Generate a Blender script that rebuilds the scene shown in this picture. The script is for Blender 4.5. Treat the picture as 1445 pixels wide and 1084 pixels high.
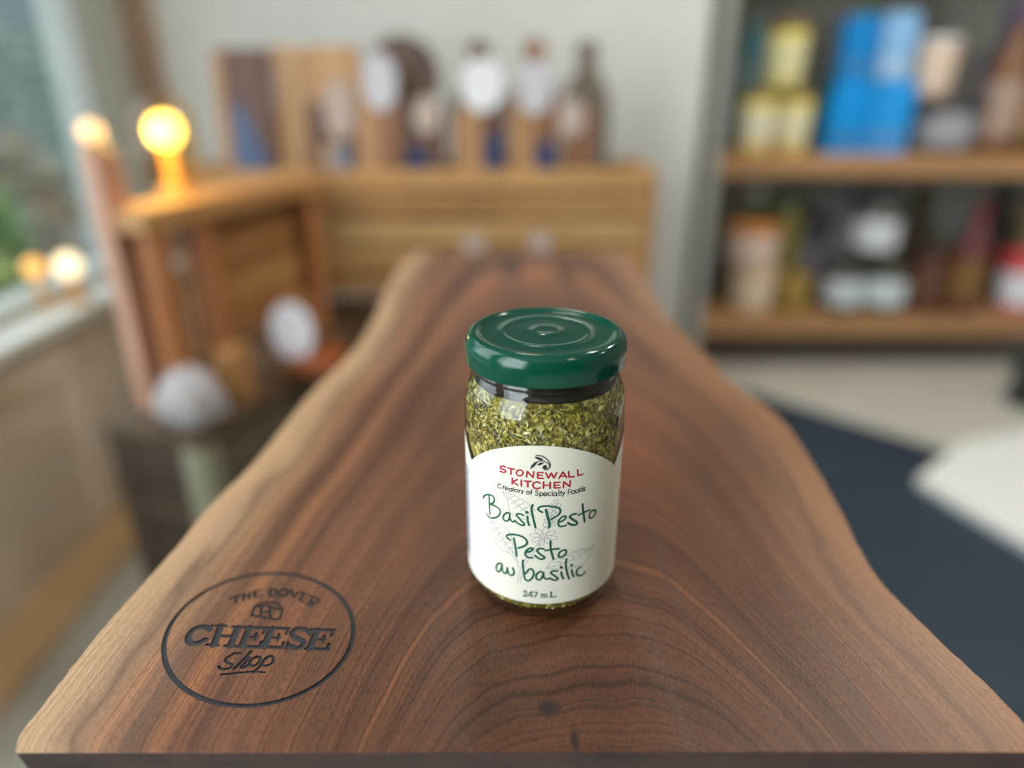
import bpy, bmesh, math, random
from mathutils import Vector, Matrix
S = bpy.context.scene
for o in list(bpy.data.objects): bpy.data.objects.remove(o)
R = math.radians

# ------------------------------------------------------------------ camera, world, light, exposure
RING_TILT = 144.2
T = 0.93                                   # height of the board's top face over the floor
PITCH = R(23.3776); CAMZ = T + 0.2177; FPX = 963.0
cam_d = bpy.data.cameras.new('camera'); cam = bpy.data.objects.new('camera', cam_d)
S.collection.objects.link(cam); S.camera = cam
cam.location = (0, 0, CAMZ); cam.rotation_euler = (R(90) - PITCH, 0, 0)
cam_d.sensor_width = 36; cam_d.lens = 36 * FPX / 1445; cam_d.clip_start = 0.02; cam_d.clip_end = 100
cam_d.dof.use_dof = True; cam_d.dof.focus_distance = 0.277; cam_d.dof.aperture_fstop = 1.95

w = bpy.data.worlds.new('overcast_sky'); S.world = w; w.use_nodes = True
bg = w.node_tree.nodes['Background']; bg.inputs[0].default_value = (0.80, 0.86, 0.92, 1); bg.inputs[1].default_value = 2.4

def area(name, loc, rot, sx, sy, power, col):
    l = bpy.data.lights.new(name, 'AREA'); l.shape = 'RECTANGLE'; l.size = sx; l.size_y = sy; l.energy = power; l.color = col
    o = bpy.data.objects.new(name, l); S.collection.objects.link(o); o.location = loc; o.rotation_euler = rot
    return o
# daylight entering through the two shop windows in the left wall and the glazed front behind the camera
area('daylight_window', (-1.30, 0.15, 1.75), (0, R(-78), 0), 1.5, 1.3, 14, (0.90, 0.96, 1.0))
area('daylight_window', (-1.32, -1.25, 1.60), (0, R(-80), 0), 1.8, 1.5, 54, (0.90, 0.96, 1.0))
# recessed ceiling lamps of the shop
for (x, y, e) in ((0.9, 1.1, 7), (-0.1, 1.75, 6), (1.6, 1.75, 21), (0.9, -0.6, 3), (2.2, 0.6, 4)):
    area('ceiling_lamp', (x, y, 2.66), (0, 0, 0), 0.22, 0.22, e, (1.0, 0.93, 0.83))
S.view_settings.view_transform = 'Standard'; S.view_settings.look = 'None'; S.view_settings.gamma = 1
S.view_settings.use_curve_mapping = False; S.view_settings.exposure = 0.3
S.cycles.use_denoising = True; S.cycles.transparent_max_bounces = 24; S.cycles.max_bounces = 8
S.cycles.sample_clamp_indirect = 6

# ------------------------------------------------------------------ pixel to place
def ray(px, py):
    x = (px - 722.5) / FPX; y = (542 - py) / FPX; c, s = math.cos(PITCH), math.sin(PITCH)
    return Vector((x, c + y * s, -s + y * c))
def at(px, py, Y):
    r = ray(px, py); p = r * (Y / r.y); p.z += CAMZ; return p
def at_z(px, py, z):
    q = ray(px, py); return at(px, py, q.y * (z - CAMZ) / q.z)
def scale_at(p):                            # metres per pixel at a place
    return (p.y * math.cos(PITCH) - (p.z - CAMZ) * math.sin(PITCH)) / FPX

# ------------------------------------------------------------------ traced writing and outlines
TRACE_RED = "65,1;-2868,7750 -3064,7760 -3266,7669 -3191,7603 -2966,7614 -2845,7561 -2967,7486 -3295,7472|65,0;-2676,7737 -2212,7747|65,0;-2441,7744 -2464,7479|65,1;-1616,7649 -1637,7588 -1700,7534 -1791,7498 -1894,7486 -1987,7501 -2052,7540 -2075,7596 -2053,7658 -1988,7714 -1896,7751 -1794,7762 -1702,7746 -1639,7706 -1616,7649|65,0;-1371,7486 -1332,7755 -944,7488 -899,7770|65,0;-287,7734 -646,7738 -640,7474 -262,7476|59,0;-643,7606 -337,7607|65,0;-111,7737 65,7481 244,7735 422,7481 602,7725|65,0;763,7462 1006,7749 1282,7464|53,0;844,7552 1190,7545|65,0;1408,7733 1436,7474 1805,7457|65,0;2030,7741 2072,7469 2443,7483|71,0;-2358,7310 -2371,7038|65,0;-2006,7299 -2339,7142 -1960,7041|71,0;-1726,7302 -1728,7027|65,0;-1511,7280 -1047,7303|71,0;-1291,7291 -1291,7031|71,1;-495,7256 -686,7300 -896,7223 -936,7101 -849,7011 -679,6983 -468,7027|71,0;-244,7307 -244,7024|71,0;189,7293 199,7015|59,0;-240,7158 194,7159|65,0;836,7271 460,7287 471,7024 861,7016|59,0;465,7153 778,7140|65,0;1086,7017 1086,7286 1542,7016 1535,7292"
TRACE_BLACK = "39,1;-3200,6878 -3381,6856 -3489,6741 -3384,6656 -3202,6700|39,0;-3033,6834 -3065,6675|39,1;-3044,6765 -2983,6825 -2923,6824|39,1;-2875,6736 -2694,6756 -2728,6820 -2825,6821 -2894,6738 -2836,6679 -2714,6703|39,1;-2409,6754 -2419,6723 -2448,6695 -2489,6676 -2536,6668 -2578,6674 -2607,6693 -2617,6720 -2607,6751 -2578,6779 -2536,6799 -2489,6806 -2448,6800 -2419,6781 -2409,6754|39,0;-2404,6821 -2423,6672|39,0;-2278,6871 -2311,6684|39,0;-2348,6800 -2209,6811|39,1;-1981,6776 -1991,6745 -2018,6719 -2058,6700 -2103,6694 -2143,6701 -2171,6721 -2181,6748 -2171,6779 -2144,6806 -2103,6824 -2059,6830 -2019,6823 -1991,6803 -1981,6776|39,0;-1882,6827 -1890,6687|39,1;-1886,6757 -1833,6815 -1770,6811|39,1;-1589,6801 -1677,6809 -1690,6759 -1614,6737 -1645,6689 -1734,6694|39,1;-1170,6769 -1180,6737 -1208,6710 -1249,6692 -1296,6688 -1338,6699 -1367,6721 -1378,6752 -1368,6784 -1339,6812 -1298,6830 -1252,6834 -1210,6823 -1181,6800 -1170,6769|39,1;-966,6914 -1035,6903 -1059,6838 -1065,6671|39,0;-1132,6803 -986,6804|39,1;-591,6858 -698,6889 -760,6832 -674,6779 -587,6728 -671,6664 -799,6688|39,0;-462,6808 -478,6605|39,1;-265,6732 -274,6700 -302,6674 -342,6659 -388,6658 -429,6671 -458,6695 -469,6727 -459,6758 -432,6784 -391,6799 -346,6801 -305,6787 -276,6763 -265,6732|39,1;-206,6733 -7,6734 -39,6800 -124,6815 -207,6754 -183,6678 -98,6661 -6,6695|39,1;225,6778 122,6809 57,6734 127,6658 228,6684|39,0;343,6802 349,6654|39,0;340,6878 341,6857|39,1;642,6720 633,6689 605,6665 564,6652 518,6654 477,6670 447,6696 436,6728 444,6759 472,6783 513,6796 558,6794 600,6778 630,6752 642,6720|39,0;643,6796 649,6644|39,0;788,6906 801,6637|39,0;942,6861 944,6640|39,0;871,6790 1015,6781|39,0;1045,6794 1126,6667|39,0;1199,6797 1034,6589|39,0;1595,6881 1425,6883 1437,6655|39,0;1431,6771 1566,6770|39,1;1895,6711 1885,6678 1853,6654 1805,6645 1752,6651 1703,6672 1668,6703 1654,6739 1664,6772 1695,6796 1742,6806 1796,6800 1845,6779 1880,6747 1895,6711|39,1;2191,6720 2181,6687 2148,6664 2099,6655 2044,6663 1993,6685 1957,6717 1943,6753 1953,6786 1985,6809 2033,6818 2088,6811 2139,6789 2176,6756 2191,6720|39,1;2455,6753 2446,6722 2415,6702 2368,6695 2315,6703 2267,6724 2233,6755 2219,6788 2229,6819 2259,6839 2305,6847 2357,6839 2406,6817 2441,6787 2455,6753|39,0;2448,6905 2491,6671|39,1;2691,6799 2583,6823 2583,6762 2676,6728 2666,6672 2555,6675|50,1;-757,8517 -383,8492 -48,8347 146,8144 138,7999 -12,7892 -200,7897 -306,7982 -225,8056|77,1;-86,7997 -94,7971 -116,7951 -149,7939 -186,7939 -220,7950 -244,7970 -253,7995 -245,8020 -223,8041 -190,8053 -153,8053 -119,8042 -95,8022 -86,7997|101,1;-136,7996 -139,7986 -148,7978 -161,7973 -176,7973 -190,7978 -199,7986 -203,7996 -200,8006 -191,8014 -178,8019 -163,8019 -149,8014 -140,8006 -136,7996|39,1;-687,8226 -377,8277 -85,8217 93,8095 121,8014"
TRACE_GREEN = "66,1;-4276,6074 -4267,5682 -4218,5164|66,1;-4921,5772 -4729,5949 -4362,6105 -3983,6149 -3787,6046 -3891,5824 -4139,5683 -3716,5703 -3376,5630 -3305,5460 -3532,5219 -3970,5031 -4266,4994 -4530,5075|70,1;-2553,5567 -2704,5594 -2947,5471 -3072,5269 -2914,5147 -2672,5217 -2570,5390 -2553,5567 -2536,5352 -2403,5222 -2239,5227 -2158,5317|70,1;-1575,5634 -1762,5676 -2014,5643 -2014,5545 -1759,5384 -1492,5219 -1600,5141 -1884,5170 -2157,5284|74,1;-1282,5610 -1264,5394 -1153,5186|107,0;-1343,5819 -1313,5801|78,1;-930,6195 -1017,6018 -903,5596 -727,5106|74,1;-285,5870 -479,5940 -571,6022 -425,6133 -12,6172 464,6132 798,6054 940,5917 842,5751 604,5634 323,5525|90,1;-51,5991 95,5625 210,5321 187,5125|70,1;799,5353 1103,5408 1315,5520 1279,5621 1093,5615 884,5489 800,5321 867,5186 1055,5128 1366,5166|78,1;2079,5644 1817,5648 1612,5575 1732,5452 2106,5248 2165,5129 1949,5106 1684,5174 1486,5274|82,1;2525,6048 2605,5688 2768,5133|70,1;2236,5555 2699,5617 3156,5645|70,1;3624,5517 3300,5548 3142,5386 3216,5215 3492,5218 3702,5366 3624,5517|79,1;-2524,4253 -2753,4339 -2753,4452 -2411,4562 -1920,4597 -1497,4522 -1286,4340 -1439,4136 -1916,3941|79,1;-2245,4397 -2134,4002 -2022,3525|79,1;-1409,3800 -1072,3871 -868,4019 -1075,4040 -1332,3884 -1407,3686 -1222,3553 -885,3563|79,1;-131,4048 -411,4061 -586,3941 -352,3761 -67,3614 -243,3516 -500,3566 -733,3687|79,1;312,4437 353,4025 553,3506|79,1;-27,3962 456,4022 920,4026|79,1;1293,3926 981,3841 912,3637 1151,3579 1411,3723 1430,3873 1293,3926|79,1;-3185,2858 -3439,2831 -3673,2608 -3644,2378 -3446,2374 -3251,2605 -3186,2819 -3157,2550 -2974,2397 -2792,2500|79,1;-2792,2500 -2749,2765 -2674,2506 -2412,2423 -2213,2600 -2326,2833|79,1;-1562,3361 -1587,3166 -1501,2711 -1417,2407 -1150,2326 -839,2581 -819,2856 -1056,2973 -1368,2688|79,1;-171,2824 -379,2858 -607,2674 -576,2460 -316,2450 -141,2689 -120,2845 -86,2572 150,2473 305,2509|79,1;867,2871 552,2890 399,2800 667,2631 912,2458 676,2395 305,2529|79,1;1137,2790 1200,2589 1317,2419|79,1;1508,3426 1440,3184 1576,2701 1734,2364|79,1;1904,2809 1974,2602 2100,2423|79,1;2667,2823 2427,2794 2291,2624 2424,2421 2764,2367 3041,2480|110,0;1108,3053 1141,3034|110,0;1871,3067 1906,3046|44,1;-1505,1660 -1409,1772 -1285,1715 -1353,1579 -1525,1451|44,0;-1525,1451 -1217,1481|44,0;-933,1453 -939,1782 -1191,1537 -818,1550|48,0;-812,1744 -507,1754 -684,1471|44,0;-200,1659 -196,1499|41,1;-198,1603 -111,1660 -31,1613 -27,1500|41,1;-31,1605 73,1661 153,1612 157,1499|24,0;-279,1493 247,1489|24,0;-284,1657 -179,1660|58,0;464,1763 475,1482|27,0;364,1767 575,1758|41,0;374,1490 768,1481|41,0;768,1481 780,1561"
TRACE_GREY = "36,1;-3139,6536 -2234,6518 -1330,6276 -763,5919|36,1;-3139,6536 -2712,6130 -2505,5630 -1834,5507 -1445,5418|36,1;-3139,6536 -2101,6141 -944,5641|36,1;-2555,6346 -2178,6511|36,1;-2555,6346 -2801,6186|36,1;-2220,6221 -1854,6377|36,1;-2220,6221 -2458,6066|36,1;-1894,6087 -1535,6236|36,1;-1894,6087 -2124,5938|36,1;-1573,5946 -1221,6087|36,1;-1573,5946 -1799,5801|36,1;-1257,5797 -909,5931|36,1;-1257,5797 -1478,5657|36,1;-4038,4874 -3082,4878 -2507,4531 -2298,4008|36,1;-4038,4874 -3969,4188 -3403,3673 -2508,3541 -1952,3257|36,1;-4038,4874 -3239,4283 -2090,3474|36,1;-3643,4642 -3234,4704|36,1;-3643,4642 -3847,4345|36,1;-3361,4460 -2967,4513|36,1;-3361,4460 -3555,4167|36,1;-3088,4271 -2706,4315|36,1;-3088,4271 -3274,3982|36,1;-2823,4075 -2451,4111|36,1;-2823,4075 -3002,3789|36,1;-2565,3873 -2201,3902|36,1;-2565,3873 -2738,3590|36,1;3737,3748 3322,3598 2093,3759 1282,3584 505,3450 70,3079|36,1;3737,3748 3274,3225 2739,2964 1450,2942 71,3031|36,1;3737,3748 2118,3374 70,3059|36,1;2973,3714 2451,3785|36,1;2973,3714 3063,3406|36,1;2453,3654 1963,3701|36,1;2453,3654 2535,3351|36,1;1964,3571 1496,3598|36,1;1964,3571 2040,3272|36,1;1496,3467 1043,3476|36,1;1496,3467 1567,3172|36,1;1043,3346 600,3338|36,1;1043,3346 1110,3052|36,1;-1973,2113 -1813,2748 -1291,3583 -537,4295 -172,4721|36,1;-1781,2115 -1597,2759 -1096,3554 -385,4254 -47,4722|36,1;-1882,2931 -2090,3474 -2508,3874|36,1;511,6459 350,5847 186,5222|36,1;708,6468 561,5840 338,5174|36,1;28,4657 402,4703 756,4619 688,4523 336,4534 28,4657|36,1;-57,4595 290,4502 442,4331 244,4290 -11,4409 -57,4595|36,1;-208,4580 -93,4401 -231,4231 -441,4260 -450,4428 -208,4580|36,1;-337,4618 -521,4448 -868,4359 -967,4447 -725,4583 -337,4618|36,1;-369,4690 -742,4622 -1094,4665 -1024,4770 -674,4795 -369,4690|36,1;-284,4753 -628,4831 -776,4988 -581,5043 -329,4937 -284,4753|36,1;-133,4770 -247,4946 -110,5113 97,5079 108,4914 -133,4770|36,1;-4,4729 178,4891 523,4951 624,4853 384,4743 -4,4729|36,1;186,5222 -92,5349 -237,5239 -11,5151 186,5222|36,1;186,5222 431,5361 609,5282 413,5163 186,5222|36,1;277,5455 0,5583 -145,5475 81,5386 277,5455|36,1;277,5455 521,5591 700,5512 504,5394 277,5455|36,1;368,5686 91,5815 -53,5709 172,5618 368,5686|36,1;368,5686 612,5820 791,5740 595,5624 368,5686|36,1;459,5915 182,6045 38,5940 263,5849 459,5915|36,1;459,5915 702,6047 881,5966 686,5852 459,5915|36,1;549,6142 272,6273 128,6169 353,6077 549,6142|36,1;549,6142 792,6271 972,6190 776,6078 549,6142"
TRACE_LOGO = "81,0;-13124,25188 -12693,25414|87,0;-12836,25288 -12766,24915|87,0;-12565,25515 -12456,25063|87,0;-12351,25566 -12226,25163|56,0;-12517,25288 -12290,25363|87,0;-12153,25694 -12033,25278|62,0;-12236,25684 -11858,25798|62,0;-12084,25248 -11724,25379|56,0;-12096,25480 -11879,25551|87,0;-11453,25839 -11333,25363|75,1;-11453,25839 -11265,25849 -11095,25643 -11103,25399 -11333,25363|81,1;-10555,25592 -10543,25486 -10573,25401 -10639,25354 -10728,25354 -10822,25401 -10904,25486 -10957,25592 -10971,25699 -10942,25785 -10875,25833 -10785,25833 -10690,25785 -10608,25699 -10555,25592|87,0;-10461,25787 -10185,25263 -10078,25643|87,0;-9824,25566 -9829,25098|62,0;-9933,25643 -9457,25399|62,0;-9899,25138 -9509,24891|56,0;-9826,25328 -9567,25198|87,0;-9317,25313 -9357,24744|68,1;-9317,25313 -8986,25138 -8962,24915 -9298,24964|68,0;-9217,24940 -9132,24623|93,0;-11733,24099 -11782,24671 -11467,24940 -11056,24930 -10787,24832 -10494,24541 -10408,24264 -10403,23821 -10988,23899 -11733,24099|106,0;-11757,24599 -11266,24744 -10702,24455 -10482,24502|81,0;-11520,24695 -11295,24029|81,0;-11050,24599 -10827,23913|68,0;-11391,24312 -10965,24335|191,1;-13260,23219 -13604,23390 -13962,23240 -14021,22782 -13804,22441 -13459,22402 -13210,22618|86,0;-13262,23494 -13230,23084|215,0;-12846,23425 -12730,22293|215,0;-12066,23335 -11991,22248|124,0;-12762,22836 -12062,22796|105,0;-13078,23445 -12594,23418|105,0;-13017,22325 -12532,22280|105,0;-12329,23377 -11822,23349|105,0;-12237,22261 -11725,22216|215,0;-11564,23322 -11504,22229|124,0;-11820,23342 -10812,23301|124,0;-11658,22229 -10707,22184|105,0;-11503,22736 -11049,22763|105,0;-10826,23342 -10815,22983|86,0;-11139,22983 -11061,22585|105,0;-10761,22487 -10744,22152|215,0;-10560,23287 -10534,22197|124,0;-10815,23308 -9809,23267|124,0;-10687,22197 -9738,22152|105,0;-10517,22703 -10063,22729|105,0;-9822,23308 -9822,22949|86,0;-10146,22949 -10080,22552|105,0;-9783,22454 -9776,22120|215,0;-8539,23185 -8580,22101|124,0;-8792,23206 -7792,23165|124,0;-8733,22101 -7790,22057|105,0;-8532,22604 -8078,22631|105,0;-7802,23206 -7824,22849|86,0;-8147,22849 -8106,22454|105,0;-7816,22357 -7830,22025|172,1;-8867,23084 -9186,23253 -9498,23219 -9577,22983 -9386,22749 -9013,22552 -8916,22293 -9130,22120 -9535,22274|86,0;-8808,23267 -8802,22882|86,0;-9600,22487 -9559,22082|105,1;-11423,21849 -11691,21805 -11909,21509 -11768,21327 -11523,21206 -11585,21027 -11869,20986 -12035,21117|115,1;-11006,21943 -11186,21327 -11354,21027|105,1;-11294,21117 -11129,21558 -10980,21601 -11024,21266 -11103,21099 -10955,21075 -10815,21266|105,1;-10684,21632 -10846,21448 -10793,21206 -10574,21176 -10443,21448 -10530,21619 -10684,21632|105,1;-10250,21601 -10355,21146 -10497,20821|105,1;-10307,21418 -10135,21681 -9949,21570 -9917,21296 -10127,21158 -10296,21206|81,0;-11789,20699 -11129,20792 -10576,20851|72,0;-10557,20862 -10037,20816"
LEAVES = [[[-8.7,84.4],[-6.3,84.5],[-4.2,84.0],[-3.0,83.25],[-5.0,82.96],[-7.1,83.46]],[[-11.3,78.67],[-10.6,80.38],[-8.5,81.95],[-6.5,82.39],[-7.5,80.99],[-9.1,79.74]],[[-6.7,80.64],[-5.4,81.8],[-2.5,82.1],[-3.9,81.03]]]
LEFT = [[-177.45,171.66],[-180.76,178.95],[-180.63,192.8],[-180.6,220.36],[-178.31,249.45],[-173.94,292.11],[-172.76,321.11],[-170.71,336.93],[-163.29,385.08],[-156.82,488.25],[-144.19,579.72],[-142.99,673.23],[-148.3,787.4],[-148.9,904.1],[-141.62,986.46]]
RIGHT = [[190.63,171.66],[191.84,178.05],[191.62,184.14],[189.2,202.37],[183.08,230.62],[177.9,261.73],[179.55,289.13],[184.99,324.6],[190.95,377.81],[193.45,440.69],[181.4,492.37],[173.95,521.39],[174.85,548.4],[170.45,587.1],[163.98,645.85],[159.12,702.72],[164.4,806.54],[169.02,916.25],[168.4,986.46]]

def strokes(txt):
    o = []
    for s in txt.split('|'):
        h, p = s.split(';'); w_, sm = h.split(',')
        o.append((int(w_) / 100, int(sm), [tuple(int(v) / 100 for v in q.split(',')) for q in p.split()]))
    return o
def catmull(P, n=8):
    if len(P) < 3: return list(P)
    o = []; Q = [P[0]] + list(P) + [P[-1]]
    if P[0] == P[-1]: Q[0] = P[-2]; Q[-1] = P[1]
    for i in range(1, len(Q) - 2):
        a, b, c, d = Q[i-1:i+3]
        for k in range(n):
            t = k / n
            o.append(tuple(.5 * (2*b[j] + (c[j]-a[j])*t + (2*a[j]-5*b[j]+4*c[j]-d[j])*t*t + (3*b[j]-a[j]-3*c[j]+d[j])*t**3) for j in range(len(a))))
    o.append(tuple(P[-1])); return o
def resample(P, step):
    o = [P[0]]
    for a, b in zip(P, P[1:]):
        L = math.dist(a, b); n = max(1, int(math.ceil(L / step)))
        for k in range(1, n + 1): o.append(tuple(a[j] + (b[j]-a[j]) * k / n for j in range(len(a))))
    r = [o[0]]
    for p in o[1:]:
        if math.dist(p, r[-1]) > step * .3: r.append(p)
    if len(r) == 1: r.append(o[-1])
    return r

# ------------------------------------------------------------------ mesh helpers
class MB:
    def __init__(self): self.v = []; self.f = []; self.m = []; self.sm = []
    def add(self, vs, fs, mi=0, smooth=False):
        b = len(self.v); self.v += [tuple(v) for v in vs]
        for f in fs: self.f.append([b + i for i in f]); self.m.append(mi); self.sm.append(smooth)
    def box(self, c, s, rz=0, mi=0, M=None):
        x, y, z = [q / 2 for q in s]
        V = [Vector((i*x, j*y, k*z)) for k in (-1, 1) for j in (-1, 1) for i in (-1, 1)]
        m = Matrix.Translation(c) @ Matrix.Rotation(rz, 4, 'Z') @ (M or Matrix.Identity(4))
        self.add([m @ v for v in V], [(0,2,3,1), (4,5,7,6), (0,1,5,4), (2,6,7,3), (0,4,6,2), (1,3,7,5)], mi); return self
    def lathe(self, prof, c=(0,0,0), n=32, mi=0, smooth=True, cap=True, sx=1, sy=1):
        vs = []; fs = []; m = len(prof)
        for i in range(n):
            a = 2 * math.pi * i / n
            for (r, z) in prof: vs.append((c[0] + sx*r*math.cos(a), c[1] + sy*r*math.sin(a), c[2] + z))
        for i in range(n):
            j = (i + 1) % n
            for k in range(m - 1): fs.append((i*m+k, j*m+k, j*m+k+1, i*m+k+1))
        self.add(vs, fs, mi, smooth)
        if cap:
            for k, rev in ((0, True), (m - 1, False)):
                if prof[k][0] > 1e-5:
                    ring = [vs[i*m+k] for i in range(n)]
                    self.add(ring, [tuple(range(n))[::-1] if rev else tuple(range(n))], mi)
        return self
    def tube(self, P, r, n=10, mi=0):
        P = [Vector(p) for p in P]; vs = []; fs = []
        for i, p in enumerate(P):
            d = (P[min(i+1, len(P)-1)] - P[max(i-1, 0)]).normalized(); u = d.orthogonal().normalized()
            if i: u = (pu - d * pu.dot(d)).normalized()
            pu = u; v = d.cross(u); rr = r[i] if isinstance(r, (list, tuple)) else r
            for k in range(n):
                a = 2 * math.pi * k / n; vs.append(p + u*rr*math.cos(a) + v*rr*math.sin(a))
        for i in range(len(P) - 1):
            for k in range(n): fs.append((i*n+k, i*n+(k+1) % n, (i+1)*n+(k+1) % n, (i+1)*n+k))
        fs.append(tuple(range(n))[::-1]); fs.append(tuple((len(P)-1)*n + k for k in range(n)))
        self.add(vs, fs, mi, True); return self
    def prism(self, pts, h, M=None, mi=0, z0=0):   # outline in XY, extruded in Z
        n = len(pts); M = M or Matrix.Identity(4)
        vs = [M @ Vector((x, y, z0)) for x, y in pts] + [M @ Vector((x, y, z0 + h)) for x, y in pts]
        fs = [tuple(range(n))[::-1], tuple(range(n, 2*n))] + [(i, (i+1) % n, n + (i+1) % n, n + i) for i in range(n)]
        self.add(vs, fs, mi); return self
    def ribbon(self, P, wd, fn, mi=0, h=None, caps=True):     # a pen stroke; fn(u, v, depth) places it
        n = len(P); L = []; Rr = []
        for i, p in enumerate(P):
            a = P[max(i-1, 0)]; b = P[min(i+1, n-1)]; d = math.dist(a, b) or 1e-9
            nx, ny = -(b[1]-a[1]) / d * wd / 2, (b[0]-a[0]) / d * wd / 2
            L.append((p[0]+nx, p[1]+ny)); Rr.append((p[0]-nx, p[1]-ny))
        def cap(p, q, c, sgn):
            a0 = math.atan2(p[1]-c[1], p[0]-c[0]); return [(c[0] + wd/2*math.cos(a0 + sgn*math.pi*k/5), c[1] + wd/2*math.sin(a0 + sgn*math.pi*k/5)) for k in range(1, 5)]
        e = cap(L[-1], Rr[-1], P[-1], -1) if caps else []; s = cap(Rr[0], L[0], P[0], -1) if caps else []
        if h is None:
            vs = [fn(*q) for q in L + Rr]; fs = [(i, n+i, n+i+1, i+1) for i in range(n-1)]
            self.add(vs, fs, mi)
            for c_, e_, a_, b_ in ((P[-1], e, L[-1], Rr[-1]), (P[0], s, Rr[0], L[0])):
                if e_:
                    ring = [a_] + e_ + [b_]; self.add([fn(*q) for q in ring], [tuple(range(len(ring)))[::-1]], mi)
        else:
            out = L + e + Rr[::-1] + s; m = len(out); vs = [fn(q[0], q[1], h[0]) for q in out] + [fn(q[0], q[1], h[1]) for q in out]
            fs = []
            for k, fl in ((0, False), (m, True)):
                for i in range(n-1):
                    q = (k+i, k+i+1, k+(len(L)+len(e)+n-2-i), k+(len(L)+len(e)+n-1-i)); fs.append(q[::-1] if fl else q)
                E = [n-1] + [n+i for i in range(len(e))] + [len(L)+len(e)]
                St = [len(L)+len(e)+n-1] + [len(L)+len(e)+n+i for i in range(len(s))] + [0]
                for G in (E, St):
                    if len(G) > 2: q = tuple(k+i for i in G); fs.append(q if not fl else q[::-1])
            for i in range(m): j = (i+1) % m; fs.append((j, i, m+i, m+j))
            self.add(vs, fs, mi)
    def build(self, name, mats, parent=None, loc=None, bevel=0, seg=2, clean=False):
        me = bpy.data.meshes.new(name); me.from_pydata(self.v, [], self.f); me.update()
        for p, mi, sm in zip(me.polygons, self.m, self.sm): p.material_index = mi; p.use_smooth = sm
        for mt in (mats if isinstance(mats, (list, tuple)) else [mats]): me.materials.append(mt)
        bm = bmesh.new(); bm.from_mesh(me)
        if clean: bmesh.ops.remove_doubles(bm, verts=bm.verts, dist=1e-6); bmesh.ops.recalc_face_normals(bm, faces=bm.faces)
        bm.to_mesh(me); bm.free()
        o = bpy.data.objects.new(name, me); S.collection.objects.link(o)
        if parent: o.parent = parent
        if loc is not None: o.location = loc
        if bevel:
            b = o.modifiers.new('bevel', 'BEVEL'); b.width = bevel; b.segments = seg; b.limit_method = 'ANGLE'; b.angle_limit = R(35)
        return o
def tag(o, label=None, cat=None, group=None, kind=None):
    if label: o['label'] = label
    if cat: o['category'] = cat
    if group: o['group'] = group
    if kind: o['kind'] = kind
    return o
def thing(name, label, cat, loc, rz=0, group=None):
    o = bpy.data.objects.new(name, None); S.collection.objects.link(o); o.location = loc; o.rotation_euler = (0, 0, rz); o.empty_display_size = .05
    return tag(o, label, cat, group)
def struct(o): o['kind'] = 'structure'; return o

# ------------------------------------------------------------------ materials
def lin(c):
    return tuple(((v/255)/12.92 if v/255 <= .04045 else ((v/255+.055)/1.055)**2.4) for v in c) + (1,)
def new_mat(name):
    m = bpy.data.materials.new(name); m.use_nodes = True; nt = m.node_tree
    return m, nt, nt.nodes, nt.links, nt.nodes['Principled BSDF']
def N(nt, typ, **kw):
    n = nt.nodes.new(typ)
    for k, v in kw.items():
        if k.startswith('i_'): n.inputs[k[2:].replace('_', ' ')].default_value = v
        else: setattr(n, k, v)
    return n
def mixc(nt, fac, a, b, bt='MIX'):
    n = nt.nodes.new('ShaderNodeMix'); n.data_type = 'RGBA'; n.blend_type = bt
    for sock, v in ((n.inputs[0], fac), (n.inputs[6], a), (n.inputs[7], b)):
        if hasattr(v, 'links'): nt.links.new(v, sock)
        else: sock.default_value = v
    return n.outputs[2]
def ramp(nt, fac, stops):
    n = nt.nodes.new('ShaderNodeValToRGB'); nt.links.new(fac, n.inputs[0]); e = n.color_ramp.elements
    while len(e) < len(stops): e.new(.5)
    for q, (p, c) in zip(e, stops): q.position = p; q.color = c
    return n.outputs[0]
def math_(nt, op, a, b=None, c=None):
    n = nt.nodes.new('ShaderNodeMath'); n.operation = op
    for i, v in enumerate((a, b, c)):
        if v is None: continue
        if hasattr(v, 'links'): nt.links.new(v, n.inputs[i])
        else: n.inputs[i].default_value = v
    return n.outputs[0]
CACHE = {}
def plain(name, col, rough=.6, var=.06, scale=12, spec=.5, metal=0, coat=0, bump=0):
    if name in CACHE: return CACHE[name]
    m, nt, no, li, b = new_mat(name); c = lin(col)
    tc = N(nt, 'ShaderNodeTexCoord'); nz = N(nt, 'ShaderNodeTexNoise', i_Scale=scale, i_Detail=4)
    li.new(tc.outputs['Object'], nz.inputs['Vector'])
    lo = tuple(v * (1 - var) for v in c[:3]) + (1,); hi = tuple(min(1, v * (1 + var)) for v in c[:3]) + (1,)
    li.new(ramp(nt, nz.outputs[0], [(.3, lo), (.7, hi)]), b.inputs['Base Color'])
    b.inputs['Roughness'].default_value = rough; b.inputs['Specular IOR Level'].default_value = spec
    b.inputs['Metallic'].default_value = metal; b.inputs['Coat Weight'].default_value = coat
    if bump:
        bp = N(nt, 'ShaderNodeBump', i_Strength=bump, i_Distance=.002); li.new(nz.outputs[0], bp.inputs['Height']); li.new(bp.outputs[0], b.inputs['Normal'])
    CACHE[name] = m; return m
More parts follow.
